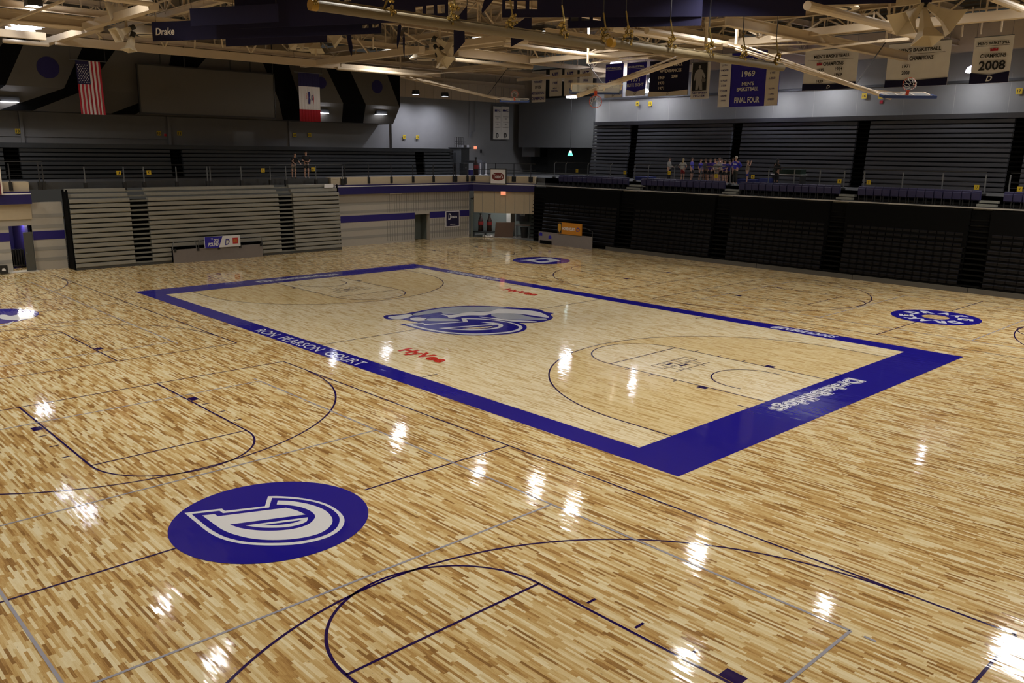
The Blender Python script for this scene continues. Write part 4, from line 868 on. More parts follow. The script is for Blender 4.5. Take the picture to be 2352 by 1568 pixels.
YB = 28.8
def banner(label, x0p, x1p, ytp, ybp, base, lines, foot=None, footm=None, name='championship_banner', C0=YB, K='Y', sag=.03, point=None, sides=None, over=None):
    """pixel box of the banner; lines: (text, u centre, v centre from the top, width, height, material)"""
    a, c = (atY(x0p, ytp, C0), atY(x1p, ybp, C0)) if K == 'Y' else (atX(x0p, ytp, C0), atX(x1p, ybp, C0))
    top = ((atY((x0p+x1p)/2, ytp, C0) if K == 'Y' else atX((x0p+x1p)/2, ytp, C0))).z; bot = c.z
    s0, s1 = (a.x, c.x) if K == 'Y' else (a.y, c.y)
    Wd, Hd = s1-s0, top-bot
    q = thing(name, label, 'banner', ((s0+s1)/2, C0, bot) if K == 'Y' else (C0, (s0+s1)/2, bot))
    cloth(K, C0, s0, s1, bot, top, lambda u, v: 0, 24, 10, sag*.5, 1.1).build('cloth', base, q, smooth=True)
    P = lambda u, v, d=.0: Vector((s0+Wd*u, C0-.05-sag-d, top-Hd*v)) if K == 'Y' else Vector((C0+.05+sag+d, s0+Wd*u, top-Hd*v))
    if foot:
        b = MB(); ft = 1-foot; pk = ft+(point or 0)
        b.flat([P(0, 1), P(1, 1), P(1, ft), P(.5, pk), P(0, ft)]); b.build('foot_panel', footm, q)
        b = MB(); ctext(b, 'D', P(.5, 1-foot*.42, .01), UX if K == 'Y' else UY, UZ, min(.28, foot*Hd*.5), foot*Hd*.5, shear=.2, bold=.03); b.build('mark', M_WHITE if footm in (M_NAVY, M_STRIPE) else M_BAND, q)
    if sides:
        for (u0, u1, m) in sides: MB().flat([P(u0, 1, -.01), P(u1, 1, -.01), P(u1, 0, -.01), P(u0, 0, -.01)]).build('side_panel', m, q)
    byk = {}
    for (s, u, v, w, h, m) in lines:
        b = byk.setdefault(m.name, (MB(), m))[0]
        if s == '-': b.flat([P(u-w/2, v+.004, .01), P(u+w/2, v+.004, .01), P(u+w/2, v-.004, .01), P(u-w/2, v-.004, .01)])
        else: ctext(b, s, P(u, v, .01), UX if K == 'Y' else UY, UZ, Wd*w, Hd*h, bold=.025)
    for b, m in byk.values(): b.build('lettering', m, q)
    zc = 13.4
    b = MB(); e = UX if K == 'Y' else UY; tp = P(0, 0); te = P(1, 0)
    b.tube(tp+Vector((0, .06, .01)) if K == 'Y' else tp, te+Vector((0, .06, .01)) if K == 'Y' else te, .025, 6)
    for t in (tp+e*.1, te-e*.1): b.bar(t+Vector((0, .06, 0)), Vector((t.x, t.y+.06, 16.28)), .012)
    b.build('hanging_pole', M_RAIL, q); return q, P, Wd, Hd
MB_ = "MEN'S BASKETBALL"; R_, K_, B_, W_ = M_FR, M_INK, M_INKB, M_WHITE
banner('narrow white 1975 commissioners tournament champions banner, leftmost of the row', 1222, 1253, 163, 234, M_CREAM2, [('NATIONAL', .5, .12, .5, .06, B_), ('COMMISSIONERS', .5, .24, .8, .07, B_), ('TOURNAMENT', .5, .35, .6, .07, B_), ('1975', .5, .52, .4, .1, K_), (MB_, .5, .71, .9, .08, B_), ('CHAMPIONS', .5, .88, .9, .1, B_)])
banner('white 1964 NIT banner right beside the 1975 tournament banner', 1263, 1290, 160, 220, M_CREAM2, [('NIT', .5, .22, .5, .22, B_), ('1964', .5, .5, .35, .1, B_), ("MEN'S", .5, .7, .3, .06, B_), ('BASKETBALL', .5, .8, .55, .06, B_)])
banner('white NIT banner third from the left behind the folded goal rim', 1297, 1325, 158, 219, M_CREAM2, [('NIT', .5, .22, .5, .22, B_), ('1981', .5, .48, .35, .1, B_)])
banner('brightly lit white 1986 NIT banner behind the folded backboard', 1332, 1361, 158, 216, M_CREAM, [('NIT', .5, .2, .5, .22, B_), ('1986', .5, .45, .35, .1, B_), ('BASKETBALL', .5, .8, .55, .06, B_)])
banner('royal blue 1970 ELITE EIGHT banner, directly right of the NIT banners', 1392, 1430, 147, 223, M_ROYAL, [(MB_, .5, .12, .85, .06, W_), ('-', .5, .18, .9, 0, W_), ('1970', .5, .52, .45, .1, W_), ('ELITE EIGHT', .5, .66, .85, .1, W_)], .2, M_CREAM, point=.1)
banner('royal blue 1971 ELITE EIGHT banner, directly left of the navy appearances banner', 1441, 1482, 144, 219, M_ROYAL, [(MB_, .5, .12, .85, .06, W_), ('-', .5, .18, .9, 0, W_), ('1971', .5, .52, .45, .1, W_), ('ELITE EIGHT', .5, .67, .85, .1, W_)], .2, M_CREAM, point=.08)
banner('wide navy NCAA appearances banner with four years listed', 1494, 1580, 138, 218, M_NAVY, [(MB_, .5, .14, .7, .08, M_CREAM2), ('APPEARANCES', .55, .3, .55, .09, M_CREAM2), ('1969', .33, .48, .15, .09, M_CREAM2), ('1970', .33, .63, .15, .09, M_CREAM2), ('1971', .33, .78, .15, .09, M_CREAM2), ('2008', .66, .46, .15, .09, M_CREAM2)], .15, M_CREAM2, point=.04)
qb, P, Wd, Hd = banner('white banner with a black and white portrait of a basketball player', 1590, 1628, 143, 226, M_CREAM, [('RETIRED', .5, .84, .8, .05, B_), ('1952-54', .5, .92, .6, .06, B_)], name='portrait_banner')
MB().flat([P(.08, .78, .005), P(.86, .78, .005), P(.86, .02, .005), P(.08, .02, .005)]).build('photo_ground', M_BLACK, qb)
b = MB(); hd = mat('photo_grey', (.35, .34, .34), .8)
b.flat([P(.47+.07*cos(t*pi/6), .13+.045*sin(t*pi/6), .009) for t in range(12)][::-1])
b.flat([P(*v, .009) for v in ((.3, .22), (.42, .19), (.54, .19), (.62, .22), (.80, .40), (.74, .45), (.62, .36), (.62, .5), (.66, .76), (.52, .76), (.47, .6), (.42, .76), (.28, .76), (.30, .5), (.29, .35), (.25, .5), (.18, .49), (.22, .3))]); b.build('player_figure', hd, qb)
b = MB(); b.flat([P(.7+.12*cos(t*pi/6), .5+.055*sin(t*pi/6), .012) for t in range(12)]); b.build('ball_print', mat('photo_dark', (.16, .15, .15), .8), qb)
qb, P, Wd, Hd = banner('large royal blue 1969 FINAL FOUR banner with pale name columns', 1657, 1786, 119, 242, M_ROYAL, [('NCAA', .5, .16, .42, .1, W_), ('1969', .5, .40, .22, .11, W_), ("MEN'S", .5, .58, .2, .07, W_), ('BASKETBALL', .5, .68, .36, .07, W_), ('FINAL FOUR', .5, .88, .42, .11, W_)], sides=[(0, .2, M_CREAM), (.79, 1, M_CREAM2)], name='final_four_banner')
b = MB()
for i, s in enumerate(('COACH', 'J. HILL', 'W. McCARTER', 'J. WANAMAX', 'D. PILLER', 'G. ODOM', 'R. PULLIAM', 'A. GARDNER', 'J. BAKER')): ctext(b, s, P(.09, .12+i*.095, .012), UX, UZ, Wd*.11*(len(s)/9), Hd*.035)
for i, s in enumerate(('R. WANAMAKER', 'D. DRAPER', 'B. WISE', 'L. ZELLER', '', 'B. JETER', 'R. GWIN', 'G. NELSON')):
    if s: ctext(b, s, P(.895, .22+i*.095, .012), UX, UZ, Wd*.1*(len(s)/9), Hd*.035)
b.build('name_list', M_INKB, qb)
def mvc(b, P, u, v, w, h): b.flat([P(u-w/2, v+h/2, .012), P(u-w/2, v-h/2, .012), P(u-w/4, v-h*.1, .012), P(u, v-h/2, .012), P(u+w/4, v-h*.1, .012), P(u+w/2, v-h/2, .012), P(u+w/2, v+h/2, .012)])
for (lb, x0, x1, yt, yb_, ln, mk) in (
    ("wide white MEN'S BASKETBALL CHAMPIONS banner listing six years, left of the bell lamp", 1851, 1965, 113, 203, [('1935', .33, .50, .12, .075, K_), ('1964', .67, .50, .14, .08, K_), ('1936', .33, .64, .12, .07, K_), ('1969', .67, .64, .14, .075, K_), ('1939', .33, .79, .13, .075, K_), ('1970', .65, .79, .12, .07, K_)], (.3, .35)),
    ("wide white MEN'S BASKETBALL CHAMPIONS banner listing 1971 and 2008 only", 2043, 2175, 97, 195, [('1971', .33, .53, .13, .075, K_), ('2008', .33, .68, .13, .08, K_)], (.29, .37))):
    qb, P, Wd, Hd = banner(lb, x0, x1, yt, yb_, M_CREAM, [(MB_, .52, .17, .67, .085, K_), ('-', .5, .26, .85, 0, K_), ('CHAMPIONS', .56, .36, .38, .095, K_)]+ln, .17, M_NAVY, point=.03)
    b = MB(); mvc(b, P, mk[0], mk[1], .1, .08); b.build('red_mark', M_FR, qb)
qb, P, Wd, Hd = banner("narrow white MEN'S BASKETBALL CHAMPIONS 2008 banner at the far right", 2240, 2316, 84, 189, M_CREAM, [(MB_, .52, .14, .8, .065, K_), ('-', .5, .2, .85, 0, K_), ('CHAMPIONS', .54, .41, .66, .085, K_), ('2008', .54, .62, .68, .2, K_)], .24, M_NAVY, point=.06)
b = MB(); mvc(b, P, .55, .28, .2, .07); b.build('red_mark', M_FR, qb)
for (x0, x1, lb) in ((1133, 1150, 'left one of two narrow white conference banners low on the far wall'), (1151, 1169, 'right one of two narrow white conference banners low on the far wall')):
    banner(lb, x0, x1, 244, 320, M_CREAM2, [('MVC', .5, .13, .7, .07, B_), ('-', .5, .32, .7, 0, K_), ('12', .5, .38, .2, .03, K_), ('-', .5, .48, .7, 0, K_), ('10', .5, .54, .2, .03, K_), ('-', .5, .64, .7, 0, K_), ('D', .5, .88, .3, .14, K_)], name='conference_banner', K='X', C0=-33.6)

# ================================================================== NAVY SHEETS UNDER THE ROOF
def sheet(label, x0, y0t, x1, y1t, y0b, y1b, zb, slots=(), word=None):
    """navy sheet: pixel corners; the bottom edge hangs level at height zb"""
    A_, B_ = atZ(x0, y0b, zb), atZ(x1, y1b, zb); dA, dB = (A_-CAM), (B_-CAM)
    hA = (atY(x0, y0t, A_.y).z if abs(f_.y) > 0 else 0)-zb; T = max(.3, hA)
    U = (B_-A_).normalized(); Lw = (B_-A_).length; n = Vector((U.y, -U.x, 0)); 
    q = thing('fabric_sheet', label, 'fabric sheet', A_)
    def uv(px, py):
        d = ray(px, py); t = (A_-CAM).dot(n)/d.dot(n); p = CAM+d*t; return (p-A_).dot(U), p.z-zb
    cuts = []
    for (a, t, c, b_) in slots:
        u0, v1 = uv(a, t); u1, v0 = uv(c, b_); cuts.append((u0, v0, u1, v1))
    # cloth with real openings
    us = sorted({0, Lw}|{c[0] for c in cuts}|{c[2] for c in cuts}); vs_ = sorted({0, T}|{c[1] for c in cuts}|{c[3] for c in cuts})
    us = [u for u in us if 0 <= u <= Lw]; vs_ = [v for v in vs_ if 0 <= v <= T]; m = MB()
    for ua, ub in zip(us, us[1:]):
        for va, vb in zip(vs_, vs_[1:]):
            if any(c[0]-1e-6 <= ua and ub <= c[2]+1e-6 and c[1]-1e-6 <= va and vb <= c[3]+1e-6 for c in cuts): continue
            m.flat([A_+U*ua+UZ*va, A_+U*ub+UZ*va, A_+U*ub+UZ*vb, A_+U*ua+UZ*vb])
    o = m.build('cloth', M_NAVY, q); md = o.modifiers.new('thick', 'SOLIDIFY'); md.thickness = .02
    if word:
        s, a, t, c, b_ = word; u0, v1 = uv(a, t); u1, v0 = uv(c, b_); w = MB(); text(w, s, A_+U*u0+UZ*v0+n*.04, U, UZ, u1-u0-.05, v1-v0, bold=.02, shear=.12); w.build('lettering', M_CREAM2, q)
    for k in (.02, .5, .98): MB().bar(A_+U*Lw*k+UZ*T, A_+U*Lw*k+UZ*(16.28-zb), .02).build('wire', M_RAILD, q)
    return q
sheet('lower left navy fabric sheet lettered Drake', 351, 50, 876, 24, 95, 77, 11.4, [(656, 33, 672, 41), (679, 32, 695, 40), (702, 30, 740, 36), (831, 57, 847, 64), (854, 56, 870, 63)], ('Drake', 358, 65, 404, 80))
sheet('navy fabric sheet dropping lowest beneath the Drake sheet', 519, 60, 751, 50, 107, 97, 11.55, [(565, 64, 579, 70)])
sheet('upper middle navy fabric sheet with a small step, behind the rolled curtain', 438, 19, 640, 10, 60, 50, 11.8)
sheet('top navy fabric sheet with three square openings above the rolled curtain', 542, -40, 1029, -50, 66, 47, 11.7, [(764, -8, 781, 4), (790, -8, 807, 3), (954, 15, 971, 33), (979, 13, 996, 31), (1004, 11, 1022, 30)])
sheet('navy fabric sheet with three square openings right of the picture centre', 1153, -30, 1612, -40, 40, 38, 11.6, [(1161, 2, 1180, 21), (1188, 2, 1207, 21), (1216, 1, 1234, 21)])
sheet('navy fabric sheet hanging lowest right of centre with three small openings', 1305, 18, 1611, 10, 65, 59, 11.3, [(1311, 38, 1328, 48), (1336, 38, 1354, 47), (1362, 37, 1380, 47)])
sheet('long navy fabric sheet with two small openings at the top right', 1500, -10, 1850, -20, 40, 36, 11.75, [(1513, 10, 1532, 20), (1541, 9, 1561, 20)])
sheet('navy fabric sheet cut by the top edge near the right hand horns', 1845, -30, 2140, -35, 12, 5, 11.9)
def blade(label, pts, z):
    P0 = atZ(*pts[0], z); n = Vector((CAM.x-P0.x, CAM.y-P0.y, 0)).normalized(); out = []
    for p in pts: d = ray(*p); t = (P0-CAM).dot(n)/d.dot(n); out.append(CAM+d*t)
    q = thing('fabric_sheet', label, 'fabric sheet', P0); MB().prism(out, -n*.03).build('cloth', M_NAVY, q, fixn=True)
    top = max(out, key=lambda v: v.z); MB().bar(top, Vector((top.x, top.y, 16.28)), .02).build('wire', M_RAILD, q)
blade('slender navy sheet seen edge on left of the big pyramid horn, by the beam', [(796, 80), (806, 80), (810, 108), (808, 130), (801, 112)], 12.2)
blade('slender navy sheet seen edge on, hanging just above the middle beam', [(919, 54), (922, 60), (918, 92), (913, 114), (911, 100), (914, 60)], 12.2)
blade('thinnest navy sheet seen edge on right of its twin', [(928, 72), (930, 88), (929, 137), (926, 120), (925, 90)], 12.2)
blade('slanting navy sheet crossing the rolled curtain at centre', [(1046, 46), (1073, 12), (1073, 53), (1067, 70), (1068, 95), (1042, 126), (1042, 66)], 11.6)
blade('small slanting navy sheet at the top edge right of centre', [(1106, 24), (1112, 0), (1120, -10), (1133, 0), (1108, 31)], 12.2)
blade('slanting navy sheet with white bars crossing the rolled curtain', [(1180, 60), (1206, 41), (1221, 40), (1221, 76), (1210, 88), (1173, 108), (1173, 86)], 11.6)

# ================================================================== ROLLED DIVIDER CURTAINS
def roll(label, p, q_, z, r, knots, yend):
    P, Q = atZ(*p, z), atZ(*q_, z); xm = (P.x+Q.x)/2; P.x = Q.x = xm
    q = thing('rolled_curtain', label, 'divider curtain', P)
    MB().tube(P, Q, r, 20).build('roll', M_ROLL, q, smooth=False)
    e = P if yend == 0 else Q; s = -1 if yend == 0 else 1
    MB().tube(e, e+Vector((0, -.18, 0)), r*1.05, 20).build('end_cap', M_YCAP, q)
    MB().bar(P+Vector((0, 0, r+.03)), Q+Vector((0, 0, r+.03)), .05, .04).build('seam', M_ROLL, q)
    for k, px in enumerate(knots):
        t = (px-p[0])/(q_[0]-p[0]); y = None
        lo, hi = 0.0, 1.0
        c = min((P.lerp(Q, i/200) for i in range(201)), key=lambda v: abs(1176+F*((v-CAM).dot(RR)/(v-CAM).dot(f_))-px))
        m = MB(); random.seed(int(px))
        for i in range(22):
            a, rr = random.uniform(0, 6.28), random.uniform(.05, .2); zz = random.uniform(-.12, .42)
            m.ball((c.x+.1+rr*cos(a)*.7, c.y+rr*sin(a), c.z+r+zz), random.uniform(.03, .065), 6, 4)
        m.path([(c.x, c.y-.1, c.z+r), (c.x+.08, c.y+.05, c.z+r+.4), (c.x, c.y, c.z+r+.9)], .03, 6); m.build('hoist_bundle', M_GOLD, q)
        MB().tube((c.x-.001, c.y-.05, c.z), (c.x+.001, c.y+.05, c.z), r+.01, 16) if 0 else None
        MB().bar((c.x, c.y, c.z+r+.8), (c.x, c.y, 15.2), .025).build('cable', M_RAILD, q)
roll('long rolled beige divider curtain with gold cable bundles crossing the top of the picture', (712, 16), (1400, 104), 10.3, .13, (718, 887, 1037, 1170, 1290, 1395), 0)
roll('second rolled divider curtain with gold cable bundles, right of the picture centre', (1425, 97), (1782, 157), 10.3, .13, (1434, 1536, 1626, 1702, 1778), 0)

# ================================================================== HORN LOUDSPEAKERS
def horn(par, c, d, L=1.0, w=.55, h=.4, neck=.06):
    """pyramid horn opening towards d"""
    d = Vector(d).normalized(); a = d.cross(UZ).normalized(); b_ = a.cross(d); c = Vector(c); m = MB()
    sec = [(0, neck, neck), (L*.35, neck*1.8, neck*1.8), (L*.65, w*.45, h*.45), (L, w, h)]
    vs = [c+d*s+a*(i*ww)+b_*(j*hh) for s, ww, hh in sec for i, j in ((-1,-1), (1,-1), (1,1), (-1,1))]
    fs = [(k*4+i, k*4+(i+1) % 4, k*4+4+(i+1) % 4, k*4+4+i) for k in range(3) for i in range(4)]
    m.add(vs, fs); o = m.build('horn', M_HORN, par); md = o.modifiers.new('thick', 'SOLIDIFY'); md.thickness = .02
    MB().tube(c-d*.22, c, .11, 14).build('driver', M_BLACK, o)
def cluster(label, px, py, z, horns):
    c = atZ(px, py, z); q = thing('horn_cluster', label, 'loudspeaker cluster', c)
    MB().bar(c+Vector((0, 0, -.5)), Vector((c.x, c.y, 16.28)), .09).build('mast', M_BEIGE, q)
    for (dx, dz, dirr, L, w, h) in horns: horn(q, c+RR*dx+UZ*dz, RR*dirr[0]+UZ*dirr[1]-Vector((f_.x, f_.y, 0))*dirr[2], L, w, h)
cluster('cluster of three pyramid horns at the upper left beside the Drake sheet', 290, 60, 12.0, [(.15, .70, (-1, -.25, .5), .85, .36, .36), (.15, -.1, (-.5, -.4, .6), .75, .34, .3), (.22, -.45, (-.2, -.9, .25), .62, .4, .18)])
cluster('cluster of pyramid horns half hidden below the navy sheets', 725, 105, 12.3, [(-.3, .6, (-.7, -.7, .1), .9, .35, .3), (.1, .6, (.0, -1, .3), .95, .36, .3), (.5, .75, (.9, -.7, -.1), .9, .45, .35), (-.7, .3, (-1, -.3, -.2), .7, .35, .3)])
cluster('cluster of pyramid horns with dark drivers hung by the middle beams', 1010, 112, 12.0, [(-.15, .45, (1, -.6, .25), 1.0, .42, .38), (-.15, .0, (.6, -.9, .5), .95, .42, .4), (.2, .1, (1, .5, .1), .9, .35, .3), (-.1, -.4, (.3, -1, .0), .55, .35, .15)])
cluster('large cluster of pyramid horns at the top right', 2120, 30, 11.6, [(-.05, .3, (-.8, -.7, .3), 1.1, .42, .4), (.1, .25, (.9, -.6, .3), 1.15, .45, .42), (.0, .15, (.05, -1, .4), 1.2, .38, .34), (.4, .75, (1, .0, .3), .9, .4, .3), (-.3, .6, (-.6, .0, .6), .6, .4, .4)])

# ================================================================== FOLDED BASKETBALL GOALS
def line3(pa, za, pb, zb): return atZ(*pa, za), atZ(*pb, zb)
def goal(label, top, mid, tip, ztop, ztip, brace_top, side, pad, brace_at, U, V, tw):
    T, Mm, P = atZ(*top, ztop), atZ(*mid, (ztop+ztip)/2-.1), atZ(*tip, ztip)
    q = thing('basketball_goal', label, 'basketball goal', T)
    k = (P-T).normalized(); ax = k.cross(UZ).normalized(); up = ax.cross(k)
    q0 = T.lerp(P, .82)
    MB().tube(T, q0, .085, 12).build('mast', M_BEIGE, q); MB().tube(q0, P, .085, 12).build('mast_end', M_BEIGE, q)
    MB().tube(T+ax*.5+up*.15, T.lerp(P, .8)+up*.05, .04, 8).build('side_brace', M_BEIGE, q); MB().tube(T-ax*.5+up*.15, T.lerp(P, .8)+up*.05, .04, 8).build('side_brace', M_BEIGE, q)
    m = MB()
    for f in (.2, .4, .6): 
        c = T.lerp(P, f); w = .5*(1-f/.8); m.bar(c+ax*w+up*.12, c-ax*w+up*.12, .04)
    m.build('cross_brace', M_BEIGE, q)
    bt = atZ(*brace_top, ztop+.2); ba = T.lerp(P, brace_at)
    MB().bar(bt, ba, .035).build('fold_brace', M_BLACK, q); MB().bar(bt, T+(T-bt)*0+up*.1, .05).build('top_strut', M_BEIGE, q)
    MB().bar(T+ax*.8+UZ*.12, T-ax*.8+UZ*.12, .12).bar(T+UZ*.1, Vector((T.x, T.y, 13.5)), .1).bar(bt, Vector((bt.x, bt.y, 13.5)), .08).build('ceiling_mount', M_BEIGE, q)
    # backboard lying nearly flat below the mast end
    c = P + side; U = Vector(U).normalized(); V = Vector(V).normalized(); n = U.cross(V)
    def pt(u, v, w=0): return c+U*u+V*v+n*w
    m = MB(); m.prism([pt(-.9, -.53, -.01), pt(.9, -.53, -.01), pt(.9, .53, -.01), pt(-.9, .53, -.01)], n*.02); m.build('backboard', M_GLASS, q, fixn=True)
    m = MB()
    for (a, b2) in (((-.91, -.54), (.91, -.54)), ((.91, -.54), (.91, .54)), ((.91, .54), (-.91, .54)), ((-.91, .54), (-.91, -.54))): m.bar(pt(*a), pt(*b2), .05)
    for (a, b2) in (((-.3, -.25), (.3, -.25)), ((.3, -.25), (.3, .2)), ((.3, .2), (-.3, .2)), ((-.3, .2), (-.3, -.25))): m.bar(pt(*a, .012), pt(*b2, .012), .04, .01)
    m.build('backboard_frame', M_BEIGE if not pad else M_CREAM2, q)
    m = MB(); m.bar(pt(-.93, -.56), pt(.93, -.56), .10, .10); m.bar(pt(-.93, -.56), pt(-.93, -.15), .09); m.bar(pt(.93, -.56), pt(.93, -.15), .09); m.build('edge_pad', M_PAD, q)
    rc_ = pt(0, -.25, .42); R = .23
    m = MB(); m.path([rc_+(U*cos(t*pi/9)+n*sin(t*pi/9))*R for t in range(19)], .012, 6); m.bar(pt(0, -.25, .02), pt(0, -.25, .2), .1, .06); m.build('rim', M_RIM, q)
    m = MB()
    for t in range(10):
        a0_ = t*2*pi/10; p0 = rc_+(U*cos(a0_)+n*sin(a0_))*R
        for dd in (.35, -.35): p1 = rc_+(U*cos(a0_+dd)+n*sin(a0_+dd))*R*.75-V*.2; p2 = rc_+(U*cos(a0_)+n*sin(a0_))*R*.5-V*.4; m.bar(p0, p1, .008); m.bar(p1, p2, .008)
    m.build('net', M_NET, q)
    MB().bar(P, c, .06).bar(T.lerp(P, .86), pt(0, .4), .05).build('board_bracket', M_BEIGE, q)
goal('folded basketball goal with blue padded backboard hung before the white far wall', (920, 176), (1060, 212), (1142, 226), 12.0, 10.3, (1163, 160), UX*.9+UY*.75+UZ*-.1, True, .9, (.72, .70, 0), (-.68, .7, .22), 0)
goal('folded basketball goal with dark framed backboard in front of the NIT banners', (1620, 120), (1470, 170), (1328, 219), 11.2, 8.9, (1350, 146), UX*.2+UY*.75+UZ*.28, False, .82, (.72, .70, 0), (.68, -.7, .22), 0)
goal('folded basketball goal with blue padded backboard below the right hand banners', (1690, 112), (1960, 186), (2046, 224), 11.6, 9.0, (2035, 96), UX*.3+UY*.45+UZ*.12, True, .8, (.72, .70, 0), (-.68, .7, .22), 0)
q = thing('goal_strut', 'long thin pale strut rising left from the right hand goal to the beams', 'strut', atZ(1790, 122, 11.5)); MB().bar(atZ(1765, 127, 11.5), atZ(2032, 93, 11.6), .08).build('strut', M_BEIGE, q)

# ================================================================== ALCOVE AND CORNER THINGS
def onwall(px, py, X): return atX(px, py, X)
a, c = onwall(1026, 487, XL+.1), onwall(1055, 518, XL+.1)
q = thing('wall_poster', 'dark framed poster with a silver team mark on the alcove wall right of the doorway', 'poster', ((a+c)/2))
MB().box((XL+.02, a.y-.06, c.z-.06), (XL+.05, c.y+.06, a.z+.06)).build('frame', M_CREAM, q); MB().box((XL+.05, a.y, c.z), (XL+.06, c.y, a.z)).build('sheet', mat('poster_dark', (.015, .013, .05), .4), q)
b = MB(); text(b, 'Drake', (XL+.07, a.y+.28*(c.y-a.y), c.z+.55*(a.z-c.z)), UY, UZ, .55*(c.y-a.y), .22, bold=.03, shear=.1); text(b, 'D', (XL+.07, a.y+.14*(c.y-a.y), c.z+.45*(a.z-c.z)), UY, UZ, .2*(c.y-a.y), .5, shear=.1); text(b, 'BULLDOGS', (XL+.07, a.y+.3*(c.y-a.y), c.z+.1*(a.z-c.z)), UY, UZ, .4*(c.y-a.y), .06); b.build('lettering', M_CREAM, q)
a, c = onwall(895, 438, XL+.04), onwall(923, 445, XL+.04)
q = thing('wall_sign', 'small white RESTROOMS arrow sign high on the alcove wall', 'sign', a); MB().box((XL+.025, a.y, c.z), (XL+.04, c.y, a.z)).build('plate', M_WHITE, q); b = MB(); text(b, '< RESTROOMS', (XL+.045, a.y+.1, c.z+.06), UY, UZ, c.y-a.y-.2, a.z-c.z-.12); b.build('lettering', M_INKB, q)
p = onwall(1155, 438, -24.5); 
def exitsign(p, lb, U, s=.34):
    q = thing('exit_sign', lb, 'sign', p); n = Vector((U.y, -U.x, 0)); MB().prism([p-U*s/2-UZ*s*.35, p+U*s/2-UZ*s*.35, p+U*s/2+UZ*s*.35, p-U*s/2+UZ*s*.35], -n*.06).build('case', mat('exit_case', (.6, .5, .4), .5, emit=(1, .35, .15), es=.35), q, fixn=True)
    b = MB(); ctext(b, 'EXIT', p+n*.008, U, UZ, s*.7, s*.4, bold=.03); b.build('lettering', emis('exit_red', (1, .06, .02), 1.2), q)
t2 = (c1-c0).normalized()
m_ = c0+nrm*.25; pe = min((c0.lerp(c1, i/100) for i in range(101)), key=lambda v: abs(1176+F*((v-CAM).dot(RR)/(v-CAM).dot(f_))-1155)); exitsign(Vector((pe.x, pe.y, 3.62))-nrm*.02+Vector((0, 0, 0)), 'orange lit EXIT sign under the blue fascia at the cut corner', t2, .42)
exitsign(atX(1092, 339, XU+.1), 'red lit EXIT sign on the white far wall', UY)
p = atX(1105, 347, XU+.06); q = thing('wall_speaker', 'tiny dark wall box right of the red exit sign', 'wall box', p); MB().box((p.x-.05, p.y-.07, p.z-.15), (p.x+.05, p.y+.07, p.z+.15)).build('case', M_BLACK, q)
# Tones sign
pc = min((c0.lerp(c1, i/100) for i in range(101)), key=lambda v: abs(1176+F*((v-CAM).dot(RR)/(v-CAM).dot(f_))-1144)); sc_ = Vector((pc.x, pc.y, 4.95))-nrm*.12
q = thing('sponsor_sign', 'square cream Tones sign with a dark red oval over the cut corner', 'sign', sc_)
S_ = .62; fr = lambda u, v, d=0: sc_+t2*(u*S_)+UZ*(v*S_*.97-.05)-nrm*d
MB().prism([fr(-1.1, -.95), fr(1.1, -.95), fr(1.1, 1.1), fr(-1.1, 1.1)], nrm*.1).build('frame', M_BLACK, q, fixn=True); MB().prism([fr(-1, -.85, .01), fr(1, -.85, .01), fr(1, .95, .01), fr(-1, .95, .01)], nrm*.02).build('panel', M_CREAM, q, fixn=True)
b = MB(); b.flat([fr(.78*u, .05+v*.52, .02) for u, v in ((-1, -.55), (-.55, -.9), (0, -1), (.55, -.9), (1, -.55), (1, .5), (.55, .9), (0, 1), (-.55, .9), (-1, .5))]); b.build('oval', mat('oval_red', (.16, .012, .008), .5), q)
b = MB(); text(b, "Tone's", fr(-.66, -.2, .03), t2, UZ, 1.32*S_, .34, bold=.02); b.build('lettering', M_WHITE, q)
# concourse display items near the corner
def bottle(label, p, H, s=1):
    q = thing('bottle_display', label, 'bottle display', p); R = H*.155
    MB().lathe((0, 0, 0), [(R*.9, 0), (R, H*.04), (R*.9, H*.25), (R, H*.45), (R*.95, H*.62), (R*.5, H*.78), (R*.36, H*.85), (R*.36, H*.93)], 18).build('body', M_COLA, q, local=True, smooth=True)
    MB().lathe((0, 0, 0), [(R*1.01, H*.36), (R*1.02, H*.56)], 18).build('label', M_COLAR, q, local=True); MB().lathe((0, 0, 0), [(R*.45, H*.93), (R*.45, H)], 14).build('cap', M_BLACK, q, local=True)
p = atX(1093, 402, -29.0); bottle('giant cola bottle display standing on the concourse by the white wall', Vector((-29.0, p.y, UF-.05)), 1.5)
for i, (px, lb) in enumerate(((1099, 'left giant cola bottle display inside the corner opening'), (1111, 'right giant cola bottle display inside the corner opening'))):
    p = atZ(px, 546, 0); v = c0+nrm*(1.1)+t2*(.35+.75*i); bottle(lb, Vector((v.x, v.y, .42)), 1.45)
q = thing('plinth', 'low dark table holding two giant cola bottles in the corner opening', 'table', (c0+nrm*1.1+t2*.72)); MB().box((-.75, -.75, .36), (.75, .75, .42)).build('table_top', M_BLACK, q, local=True)
for i in (-1, 1):
    for j in (-1, 1): MB().box((i*.65-.03, j*.65-.03, 0), (i*.65+.03, j*.65+.03, .36)).build('leg', M_RAIL, q, local=True)
v = c0+nrm*.7+t2*2.4; q = thing('board_panel', 'large brown board leaning inside the corner opening', 'board', v); MB().prism([(0, 0, .03), (0, 0, 0)], (0, 0, 0)) if 0 else None
MB().prism([v-t2*.75+UZ*.02, v+t2*.8+UZ*.02, v+t2*.9+nrm*.2+UZ*1.25, v-t2*.7+nrm*.2+UZ*1.2], nrm*.05).build('board', M_WOODP, q, fixn=True)
v = c0+nrm*.75+t2*4.0; q = thing('folding_table', 'dark folding table with a bin below in the corner opening', 'table', v)
